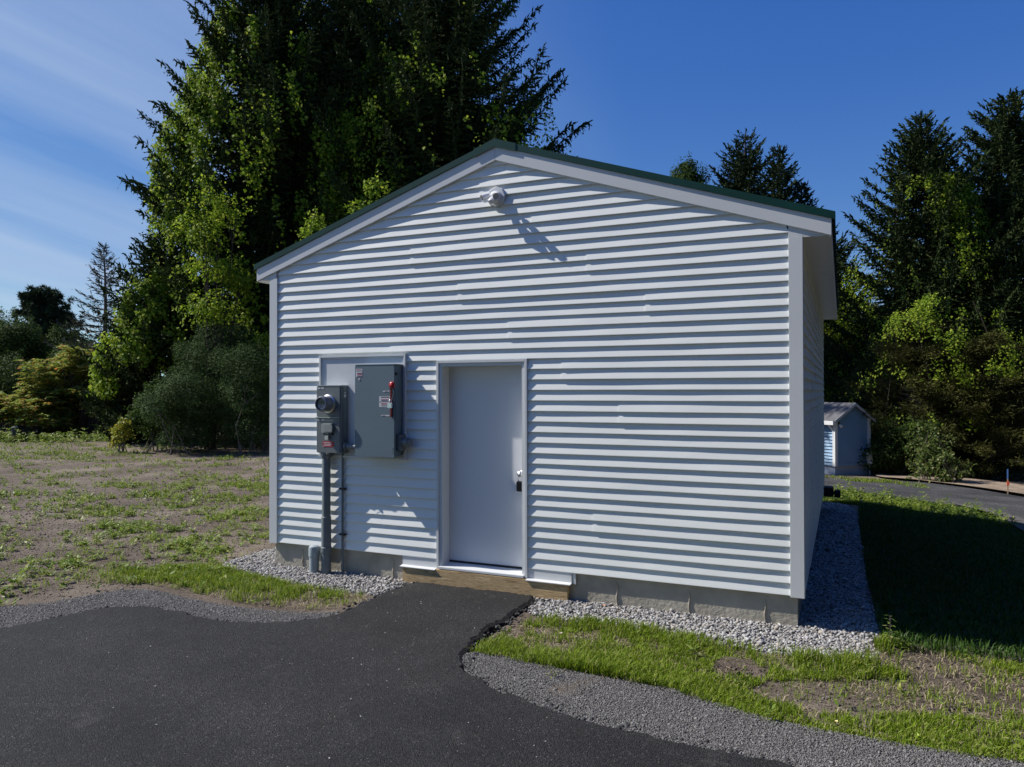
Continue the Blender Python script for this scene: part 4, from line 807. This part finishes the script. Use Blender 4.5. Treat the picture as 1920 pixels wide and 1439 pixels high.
for i, (lab, u, Z, v, rx, mm, n, sz, gp) in enumerate((
    ('pale broad-leaved bush lit by the sun beside the sandy bank', 1738, 21.6, 800, .85, M_lit, 2600, .085, .9),
    ('low pale bush at the foot of the sandy bank', 1778, 20.8, 850, .5, M_lit, 1300, .085, .6),
    ('green bush right behind the small blue house', 1655, 25.5, 780, .75, M_dec, 5000, .08, .3),
    ('tangled dark bush behind the sandy bank', 1690, 24.5, 785, 1.5, M_decd, 12000, .08, .4),
    ('dark bush under the right edge spruce', 1900, 25.0, 800, 1.8, M_decd, 14000, .08, .4),
    ('dark thicket under the cedars', 1810, 26.5, 740, 2.3, M_decd, 20000, .08, .2),
    ('broad dark wood edge behind the cedars, left part', 1640, 42, 600, 5.0, M_decd, 44000, .16, 0),
    ('broad dark wood edge behind the cedars, right part', 1860, 40, 560, 5.5, M_decd, 48000, .16, 0),
    ('dark wood edge at the far right behind the spruce', 2020, 38, 500, 5.0, M_decd, 30000, .16, 0),
    ('dark bush behind the roofline of the small blue house', 1560, 33, 655, 2.6, M_decd, 26000, .11, 0),
    ('bright leafy sapling above the small blue house', 1600, 31, 690, .8, M_dec, 3600, .09, .7))):
    bush('leafy_bush', lab, u, Z, top(v, Z), rx, 180+i, mm, n, sz, group=us, gaps=gp, wr=.7)

# unseen wood added at right and behind the viewer to block low sky light
r = np.random.default_rng(555); C = []
for k in range(46):
    a = rad(-100+k*3.9) + r.normal(0, .02); d0 = r.uniform(17, 24); c = np.array([6+d0*math.cos(a), -3+d0*math.sin(a)])
    if (c-CAM[:2]) @ F2 > 1 and (c-CAM[:2]) @ R2 < .80*((c-CAM[:2]) @ F2): continue
    for j in range(9): C.append((c[0]+r.normal(0, 1.2), c[1]+r.normal(0, 1.2), -1+r.uniform(.5, 14), r.uniform(1.6, 2.8)))
C = np.array(C); n_ = 60000; ci = r.integers(0, len(C), n_); d = unit(r.normal(size=(n_, 3))); p_ = C[ci, :3]+d*(C[ci, 3]*r.random(n_)**.4)[:, None]; a_ = unit(r.normal(size=(n_, 3)))
q_ok = (((p_[:, :2]-CAM[:2]) @ F2) < .5) | (((p_[:, :2]-CAM[:2]) @ R2) > .76*((p_[:, :2]-CAM[:2]) @ F2)); p_, a_ = p_[q_ok], a_[q_ok]
stuff(quick('added_wood_screen', rhomb(p_, a_, perp(a_, r), .62, .42), M_decd), 'unseen dark wood added round the clearing to dim the sky light', 'wood')

# ------------------------------------------------------------------ small blue house far right
BLU = mat('blue_siding', (.22,.36,.52), .5, noise=.06, nscale=2); SHG = mat('grey_shingles', (.12,.12,.125), .9, noise=.35, nscale=14, bump=.5, bscale=30, stretch=(1, 1, 4)); SKR = mat('pale_blue_skirt', (.40,.46,.55), .6, noise=.08, nscale=2)
def bp(u, v, Z): 
    q = at(u, Z); return np.array([q[0], q[1], top(v, Z)])
near = bp(1565, 783, 24); HW = .155
gv = unit(np.array([1.0, 1.05, 0])); ev = np.array([-gv[1], gv[0], 0])      # along the gable wall, along the eave wall
gl_ = 1.45; z_b = -1.10; z_e = near[2]-.04; z_s = -.72; z_p = z_e+.46
bh = thing('blue_house', 'small blue-sided house with a grey shingle roof beyond the road at right', 'house', (near[0], near[1], z_b))
def pt(a, b, z): return near*np.array([1, 1, 0])+gv*a+ev*b+np.array([0, 0, z])
EL = 6.0
def clap(a0, b0, a1, b1, outn, z0, z1, gable=False):
    mb = MB(); k = 0; z = z0
    while z < z1-.01:
        zt_ = min(z+HW*.68, z1); P = []
        for zz, w in ((z, .05), (zt_, .004)):
            lo, hi = 0., 1.
            if gable and zz > z_e: tt = (zz-z_e)/(z_p-z_e); lo, hi = tt*.5, 1-tt*.5
            for s in (lo, hi): P.append(pt(a0+(a1-a0)*s, b0+(b1-b0)*s, zz)+outn*w)
        lo0 = P[0]-outn*.05; hi0 = P[1]-outn*.05
        mb.add([P[0], P[1], P[3], P[2], lo0, hi0], [(0, 1, 2, 3), (4, 5, 1, 0)]); z = zt_
    return mb
clap(0, 0, gl_, 0, -ev, z_s, z_p-.02, True).build('gable_wall', BLU, bh)
clap(0, 0, 0, EL, -gv, z_s, z_e).build('eave_wall', BLU, bh)
mb = MB(); mb.add([pt(0,0,z_s), pt(gl_,0,z_s), pt(gl_,EL,z_s), pt(0,EL,z_s), pt(0,0,z_e), pt(gl_,0,z_e), pt(gl_,EL,z_e), pt(0,EL,z_e), pt(gl_/2,0,z_p-.02), pt(gl_/2,EL,z_p-.02)],
    [(0,1,5,8,4),(1,2,6,5),(2,3,7,9,6),(3,0,4,7)]); mb.build('wall_core', BLU, bh)
mb = MB(); mb.add([pt(a, b, z) for z in (z_b-.3, z_s+.005) for a, b in ((.02,.02),(gl_-.02,.02),(gl_-.02,EL),(.02,EL))], [(0,1,5,4),(1,2,6,5),(2,3,7,6),(3,0,4,7)]); mb.build('skirting', SKR, bh)
ov = .16; sl_ = (z_p-z_e)/(gl_/2)
for sgn in (-1, 1):
    c = gl_/2; e = c+sgn*(c+ov); ze = z_e-sl_*ov
    mb = MB(); mb.add([pt(c,-ov,z_p), pt(e,-ov,ze), pt(e,EL+ov,ze), pt(c,EL+ov,z_p), pt(c,-ov,z_p+.05), pt(e,-ov,ze+.05), pt(e,EL+ov,ze+.05), pt(c,EL+ov,z_p+.05)], [(0,1,2,3),(7,6,5,4),(0,4,5,1),(1,5,6,2),(2,6,7,3),(3,7,4,0)]); rf = mb.build('roof', SHG, bh)
    mb = MB(); mb.add([pt(c,-ov-.015,z_p-.05), pt(e,-ov-.015,ze-.05), pt(e,-ov-.015,ze+.045), pt(c,-ov-.015,z_p+.045)]+[pt(c,-ov,z_p-.05), pt(e,-ov,ze-.05), pt(e,-ov,ze+.045), pt(c,-ov,z_p+.045)], [(0,1,2,3),(7,6,5,4),(0,4,5,1),(1,5,6,2),(3,2,6,7)]); mb.build('rake_board', mat('shaded_white_trim', (.42,.44,.46), .6), bh)  # white rake trim with its shade put into a darker colour
mb = MB(); e = -ov; ze = z_e-sl_*ov
mb.add([pt(e-d, b, z) for d in (0, .09) for b in (-ov, EL) for z in (ze-.10, ze+.03)], [(0,1,3,2),(4,6,7,5),(0,4,5,1),(2,3,7,6),(0,2,6,4)]); mb.build('gutter', TRM, bh)
mb = MB(); mb.tube([pt(-.2,.08,ze-.08), pt(-.12,.06,ze-.2), pt(-.04,.03,ze-.3), pt(-.04,.03,z_s-.1)], .035, 6); mb.build('downspout', TRM, bh)
for (a, b) in ((0, 0), (gl_, 0)):
    mb = MB(); mb.add([pt(a+i, b+j, z) for z in (z_s-.02, z_e) for i, j in ((-.06,-.06),(.05,-.06),(.05,.05),(-.06,.05))], [(0,1,5,4),(1,2,6,5),(2,3,7,6),(3,0,4,7),(4,5,6,7)]); mb.build('corner_trim', TRM, bh)
hl = thing('floodlight', 'small white floodlight under the gutter corner of the small blue house', 'floodlight', tuple(pt(.1,-.05,z_e-.15)))
mb = MB(); mb.lathe(pt(.12,-.03,z_e-.16), -ev, [(0,.05),(.03,.05),(.03,0)], 12); mb.build('base', BLK, hl); mb = MB(); mb.lathe(pt(.10,-.10,z_e-.20), tuple(-ev-np.array([0,0,.7])), [(0,.03),(.1,.05),(.1,0)], 12); mb.build('lamp_head', WPL, hl)
mt = thing('meter_pedestal', 'white electric meter pedestal at the right corner of the small blue house', 'meter', tuple(pt(gl_+.02,-.12,z_b)))
mb = MB(); a_ = pt(gl_-.1,-.14,0); mb.tube([(a_[0],a_[1],z_b-.1),(a_[0],a_[1],z_b+.55)], .025, 8); mb.build('pole', PVCL, mt); mb = MB(); mb.box((a_[0]-.09,a_[1]-.05,z_b+.4),(a_[0]+.09,a_[1]+.05,z_b+.82)); mb.build('meter_housing', TRM, mt, bevel=.02); mb = MB(); mb.lathe((a_[0],a_[1]-.05,z_b+.66),(0,-1,0),[(0,.07),(.07,.065),(.08,0)],14); mb.build('meter_dial', PVCL, mt)
# survey stake
sx_, sy_ = at(1888, 18.3); sg = float(G(sx_, sy_)); sk = thing('survey_stake', 'wooden survey stake with blue top and orange ribbon at the right road edge', 'stake', (sx_, sy_, sg))
mb = MB(); mb.box((sx_-.012, sy_-.01, sg-.1), (sx_+.012, sy_+.01, sg+.42)); mb.build('stake_post', mat('raw_lath', (.42,.30,.2), .8), sk)
mb = MB(); mb.box((sx_-.013, sy_-.011, sg+.42), (sx_+.013, sy_+.011, sg+.66)); mb.build('painted_top', mat('blue_paint', (.08,.2,.5), .6), sk); mb = MB(); mb.box((sx_-.02, sy_-.014, sg+.26), (sx_+.03, sy_+.014, sg+.36)); mb.build('ribbon', mat('orange_ribbon', (.8,.13,.05), .6), sk)
# utility pole and bin at far left
ux, uy = at(24, 52); po = thing('utility_pole', 'distant wooden utility pole in front of dark trees at far left', 'pole', (ux, uy, -.28)); mb = MB(); mb.tube([(ux,uy,-.5),(ux,uy,top(680,52))], [.13,.10], 10); mb.build('post', M_twig, po); mb = MB(); q_ = R2*.5; mb.tube([(ux-q_[0],uy-q_[1],top(688,52)),(ux+q_[0],uy+q_[1],top(688,52))], .05, 6); mb.build('crossarm', M_twig, po)
bx_, by_ = at(34, 30.5); bn = thing('barrel', 'dark barrel with a green domed lid among the weeds at far left', 'barrel', (bx_, by_, -.28))
mb = MB(); mb.lathe((bx_,by_,-.3),(0,0,1),[(0,.23),(.2,.25),(.5,.24),(.52,.22)],20); mb.build('body', BLK, bn, 'auto'); mb = MB(); mb.lathe((bx_,by_,.21),(0,0,1),[(0,.26),(.04,.26),(.11,.18),(.14,0)],20); mb.build('lid', mat('dark_green_plastic', (.006,.022,.016), .7, spec=.15), bn, 'auto')

# ------------------------------------------------------------------ grass and weeds
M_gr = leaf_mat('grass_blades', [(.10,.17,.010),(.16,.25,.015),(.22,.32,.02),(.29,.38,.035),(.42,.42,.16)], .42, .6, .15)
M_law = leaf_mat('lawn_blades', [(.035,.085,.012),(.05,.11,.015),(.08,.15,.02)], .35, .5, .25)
M_weed = leaf_mat('weed_leaves', [(.10,.17,.025),(.16,.25,.035),(.22,.31,.05),(.31,.37,.07),(.38,.38,.13)], .38, .5, .3)
def blades(name, q, h, m, label, seed, w=.0026, lean=.8):
    r = np.random.default_rng(seed); n = len(q); base = np.c_[q, Gr(q[:, 0], q[:, 1])-.004]; az = r.uniform(0, 6.28, n); d = np.c_[np.cos(az), np.sin(az), 0*az]; s = np.c_[-np.sin(az), np.cos(az), 0*az]
    ln = r.uniform(.1, 1, n)*lean; h = h*r.uniform(.5, 1.2, n); w = w*r.uniform(.7, 1.3, n)
    mid = base+np.array([0, 0, 1.])*(h*.58)[:, None]+d*(h*ln*.35)[:, None]; tip = base+np.array([0, 0, 1.])*(h*(1-.35*ln))[:, None]+d*(h*ln*1.1)[:, None]
    W_ = w[:, None]
    V = np.stack([base-s*W_*.7, base+s*W_*.7, mid+s*W_, mid-s*W_, tip], 1).reshape(-1, 3); i = np.arange(n)[:, None]*5
    F = np.concatenate([i+np.array([[0, 1, 2]]), i+np.array([[0, 2, 3]]), i+np.array([[3, 2, 4]])])
    return stuff(indexed(name, V, F, m), label, 'grass')
asp = [tuple(a) for a in smooth_poly(ASPH, 3)]; cl = [tuple(a) for a in smooth_poly(CRUSHL, 2)]; crr = [tuple(a) for a in smooth_poly(CRUSHR, 2)]
def pick(poly, dens, thr, seed, sc=3.0, cuts=(asp, cl, crr), edge=None, soft=.6):
    r = np.random.default_rng(seed); q = scatter(poly, dens, r); f = field(seed+3, sc); f2 = field(seed+4, sc*4); p = np.c_[q, 0*q[:, 0]]; f5 = field(seed+5, sc*9); w = .8*f(p)+.7*f2(p)+.5*f5(p)
    ok = w > thr+r.normal(0, soft, len(q))
    for c in cuts: ok &= ~(inside(q, c) & (edge_dist(q, c) > r.uniform(0, .07, len(q))))
    return q[ok]
# right foreground strip
GR1 = [(3.36,-1.62),(3.42,-1.0),(3.5,-.62),(4.4,-.56),(5.3,-.6),(6.1,-.70),(6.2,-.2),(6.7,-.1),(7.3,-.1),(7.6,-1.0),(7.6,-1.95),(6.9,-1.93),(6.4,-1.99),(6.0,-1.98),(5.6,-1.98),(5.3,-1.88),(4.9,-1.72),(4.3,-1.69),(3.7,-1.66)]
DIRT = [(5.35,-1.45),(5.5,-1.25),(6.0,-1.05),(6.5,-.75),(7.0,-.45),(7.4,-.3),(7.3,-1.0),(6.7,-1.35),(6.1,-1.55),(5.6,-1.6)]
q = pick(GR1, 19000, -.22, 301, 4.5, cuts=(asp,)); ins = inside(q, DIRT); q = q[~ins | (np.random.default_rng(1).random(len(q)) < .10)]
ed = edge_dist(q, crr); q = q[~(inside(q, crr) & (ed > .05))]; q = q[~inside(q, [(5.1,-1.2),(5.45,-1.25),(5.5,-1.0),(5.1,-1.02)])]
hh = .055+.05*np.clip(field(9, 2.2)(np.c_[q, 0*q[:, 0]]), 0, 1)+.05*np.exp(-(edge_dist(q, crr)/.18)**2)
blades('grass', q, hh, M_gr, 'bright green grass between the crushed stone and the gravel, right of the door', 302)
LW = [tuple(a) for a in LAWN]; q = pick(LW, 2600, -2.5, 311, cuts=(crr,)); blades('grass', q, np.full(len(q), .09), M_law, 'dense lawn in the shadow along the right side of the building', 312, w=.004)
# sunlit fringe beyond the shadow, with taller weeds
FR = [(5.3,11.2),(5.3,8.7),(6.3,8.6),(7.2,8.5),(8.0,8.5),(8.75,8.4),(8.7,9.4),(8.3,10.3),(7.7,10.8),(6.6,11.2)]
q = pick(FR, 3800, -1.6, 321, cuts=(crr,)); blades('grass', q, .07+.07*np.clip(field(19, 2.5)(np.c_[q, 0*q[:, 0]]), 0, 1), M_gr, 'sunlit tall grass strip beside the road beyond the building shadow', 322, w=.006)
q = pick([(6.7,17.1),(8.0,15.9),(8.0,14.6),(6.9,15.2),(5.2,16.2),(5.2,17.3)], 500, .0, 323, cuts=()); 
o = blades('grass', q, np.full(len(q), .09), M_gr, 'thin grass growing on the road before the small blue house', 324, w=.007); o.location.z = .05
# left
GR2 = [(-1.9,-1.05),(-1.1,-.75),(-.68,-.15),(-.5,-.28),(.05,-.45),(.82,-.60),(1.75,-.62),(1.86,-1.0),(1.5,-1.22),(.7,-1.30),(0,-1.2),(-.5,-1.2),(-1.3,-1.5)]
q = pick(GR2, 11000, .0, 331, 4.0); d = edge_dist(q, [(-.9,-.75),(-.3,-.65),(.8,-.8),(1.2,-.9),(.7,-.95),(-.3,-.85)]); q = q[np.random.default_rng(2).random(len(q)) < np.clip(1.15-d*1.9, .08, 1)]
blades('grass', q, .085*np.ones(len(q)), M_gr, 'bright green grass patch between driveway and crushed stone, left of the door', 332)
# the far field: clumps of low weeds and grass
r = np.random.default_rng(341); N = 62000; uu = r.uniform(-60, 620, N); ZZ = 5.5+30*r.random(N)**1.25
q = CAM[:2]+ZZ[:, None]*(F2+R2*((uu-960)/1386.3)[:, None]); f = field(342, .9); f2 = field(343, 4.5); f4 = field(346, 13); p = np.c_[q, 0*uu]; w = .55*f(p)+.7*f2(p)+.9*f4(p)
ok = (w > .95+r.normal(0, .5, N)) & ~inside(q, asp) & ~inside(q, cl) & (q[:, 0] < -.15) & ~inside(q, gl) & ((q[:, 1] > -1.1) | (r.random(N) < .25))
ok &= ~((q[:, 0] > -.5) & (q[:, 1] > .0) & (q[:, 1] < 8)); q = q[ok]
pts = np.repeat(q[: len(q)//2], 3, 0)+r.normal(0, .03, (len(q)//2*3, 2)); Zd = (pts-CAM[:2]) @ F2
blades('field_grass', pts, .07+.02*np.clip(Zd/20, 0, 1), M_gr, 'sparse fine grass sprouting across the dirt field at left', 344, w=.0035*np.clip(Zd/9, 1, 3), lean=.8)
def weeds(name, q, label, seed, size, tall, m=M_weed, nl=13):
    r = np.random.default_rng(seed); n = len(q); sc = r.uniform(.5, 1.5, n)*(1+.5*(r.random(n) < .1)); ix = np.repeat(np.arange(n), nl); k = len(ix)
    f = r.random(k); az = r.uniform(0, 6.28, k); h = tall*sc[ix]*f; b = np.c_[q, Gr(q[:, 0], q[:, 1])][ix]+np.c_[r.normal(0, .008, (k, 2)), h]
    d = unit(np.c_[np.cos(az), np.sin(az), r.uniform(-.1, .7, k)]); nn = unit(np.array([0, 0, 1.])+r.normal(0, .35, (k, 3))); s = unit(np.cross(nn, d)); L = size*sc[ix]*(1.15-.5*f)*r.uniform(.7, 1.2, k)
    return stuff(quick(name, rhomb(b, d, s, L, L*.36), m), label, 'weeds')
weeds('field_weeds', q[len(q)//2:], 'low leafy weeds scattered over the dirt field at left', 345, .055, .06)
q = pick(FR, 60, -1.0, 351, cuts=(crr,)); weeds('roadside_weeds', q, 'leafy weeds standing in the sunlit strip beside the road', 352, .065, .15, nl=18)
q = pick(GR1, 16, .2, 353, cuts=(asp, crr)); weeds('seedling_weeds', q, 'small leafy seedlings among the grass right of the door', 354, .045, .07, nl=9)
q = pick(GR2, 22, .0, 355); weeds('seedling_weeds', q, 'small leafy seedlings among the grass left of the door', 356, .045, .07, nl=9)
# weed edge along the far side of the field
uu = r.uniform(-60, 250, 200); ZZ = r.uniform(29, 31, 200); q = CAM[:2]+ZZ[:, None]*(F2+R2*((uu-960)/1386.3)[:, None]); weeds('tall_weeds', q, 'tall weeds along the back edge of the dirt field', 358, .14, .28, nl=22)
# dead straw lying in the grass
M_straw = leaf_mat('dead_straw', [(.34,.28,.17),(.46,.39,.25),(.28,.22,.14)], .2, .7, .1)
q = np.r_[pick(GR1, 900, -.6, 371, 4.0), pick(GR2, 900, -.4, 372, 4.0)]
blades('dead_grass', q, np.full(len(q), .05), M_straw, 'pale dead straw lying among the green grass', 373, w=.0028, lean=2.4)
# crumbly clods of soil, thickest near the driveway
q = np.r_[scatter([(-5,-2.6),(-.7,-2.0),(-.6,-.2),(-.4,5),(-5,6),(-9,2)], 300, r), scatter(GR1, 700, r)]; q = q[~inside(q, asp) & ~inside(q, cl) & ~inside(q, crr)]
stuff(stones('soil_clods', np.c_[q, Gr(q[:, 0], q[:, 1])+.001], r.uniform(.003, .012, len(q))*np.where(r.random(len(q)) < .04, 2, 1), stone_mat('soil_clod', [(.08,.064,.05),(.13,.105,.08),(.18,.15,.12)], .95), r), 'crumbly brown clods of bare soil', 'soil')
# litter on the soil: pebbles
q = scatter([(-12,-2),(-.2,-2),(-.6,.2),(-.3,9),(-9,14),(-16,9)], 16, r); q = q[~inside(q, asp) & ~inside(q, cl)]
stuff(stones('pebbles', np.c_[q, Gr(q[:, 0], q[:, 1])+.004], r.uniform(.006, .022, len(q)), stone_mat('pebble', [(.12,.11,.10),(.22,.2,.18),(.32,.3,.27)]), r), 'small pebbles scattered over the dirt field at left', 'stones')
q = scatter(DIRT, 60, r); stuff(stones('pebbles', np.c_[q, Gr(q[:, 0], q[:, 1])+.002], r.uniform(.004, .012, len(q)), bpy.data.materials['pebble'], r), 'small pebbles on the bare soil at the lower right', 'stones')
# broad-leaved seedling bottom right, a tall weed at the stone's corner, fallen leaves
def plant(name, label, x, y, n, L, h, seed, m=M_weed, wr=.8):
    r = np.random.default_rng(seed); z = float(G(x, y)); t = thing(name, label, 'plant', (x, y, z)); st = MB(); Q = []
    for k in range(n):
        az = k*2.4+r.normal(0, .3); f = (k+1)/n; b = np.array([x, y, z+h*f]); e = b+np.array([math.cos(az), math.sin(az), .35])*L*.45*(1.3-f*.6); st.tube([b, e], .0016, 5, False)
        d = unit(np.array([math.cos(az), math.sin(az), -.1])); s = unit(np.cross(np.array([0, 0, 1.]), d)); ll = L*(1.2-.6*f)
        o_ = [e, e+d*ll*.2+s*ll*wr*.4, e+d*ll*.55+s*ll*wr*.45, e+d*ll, e+d*ll*.55-s*ll*wr*.45, e+d*ll*.2-s*ll*wr*.4]; Q.append(o_)
    st.tube([(x, y, z-.01), (x, y, z+h)], .0025, 6); st.build('stem', M_twig, t); quick('leaves', np.array(Q), m, t, k=6)
plant('broad_leaf_seedling', 'single broad round-leaved seedling at the bottom right corner', 6.83, -1.72, 5, .055, .05, 401)
plant('tall_weed', 'tall pointed weed at the right end of the crushed stone', 6.30, -.22, 26, .05, .26, 402, wr=.4)
plant('leafy_weed', 'leafy weed at the right edge of the picture', 7.32, -.45, 22, .06, .2, 403, wr=.45)
plant('grassy_tuft', 'small upright weed growing alone in the gravel shoulder', 4.12, -1.83, 16, .035, .10, 404, wr=.25)
LF = {}
for i, (x, y, c, lab) in enumerate(((3.86,-.99,(.45,.38,.3),'pale fallen leaf on the grass nearest the door'), (4.01,-1.04,(.5,.42,.36),'pale curled fallen leaf just right of the one nearest the door'), (6.05,-1.33,(.5,.36,.25),'tan fallen leaf on the bare soil patch'),
        (6.32,-1.12,(.35,.22,.12),'brown fallen leaf on the bare soil patch'), (5.92,-1.82,(.55,.5,.2),'yellow fallen leaf at the edge of the gravel shoulder'), (3.95,-.10,(.7,.36,.18),'orange fallen leaf on the stones by the concrete'), (6.35,-1.85,(.35,.45,.08),'green-yellow fallen leaf by the gravel at lower right'))):
    a = i*1.3; d = np.array([math.cos(a), math.sin(a), .15]); s = np.array([-math.sin(a), math.cos(a), .3]); c0 = np.array([x, y, float(G(x, y))+.035]); L_ = .035
    mb = MB(); mb.add([c0, c0+d*L_*.4+s*L_*.3, c0+d*L_, c0+d*L_*.4-s*L_*.3, c0+d*L_*.45+np.array([0,0,-.006])], [(0,1,4),(1,2,4),(2,3,4),(3,0,4)])
    tag(mb.build('fallen_leaf', mat('dry_leaf', c, .7), None), lab, 'leaf', 'fallen leaves')
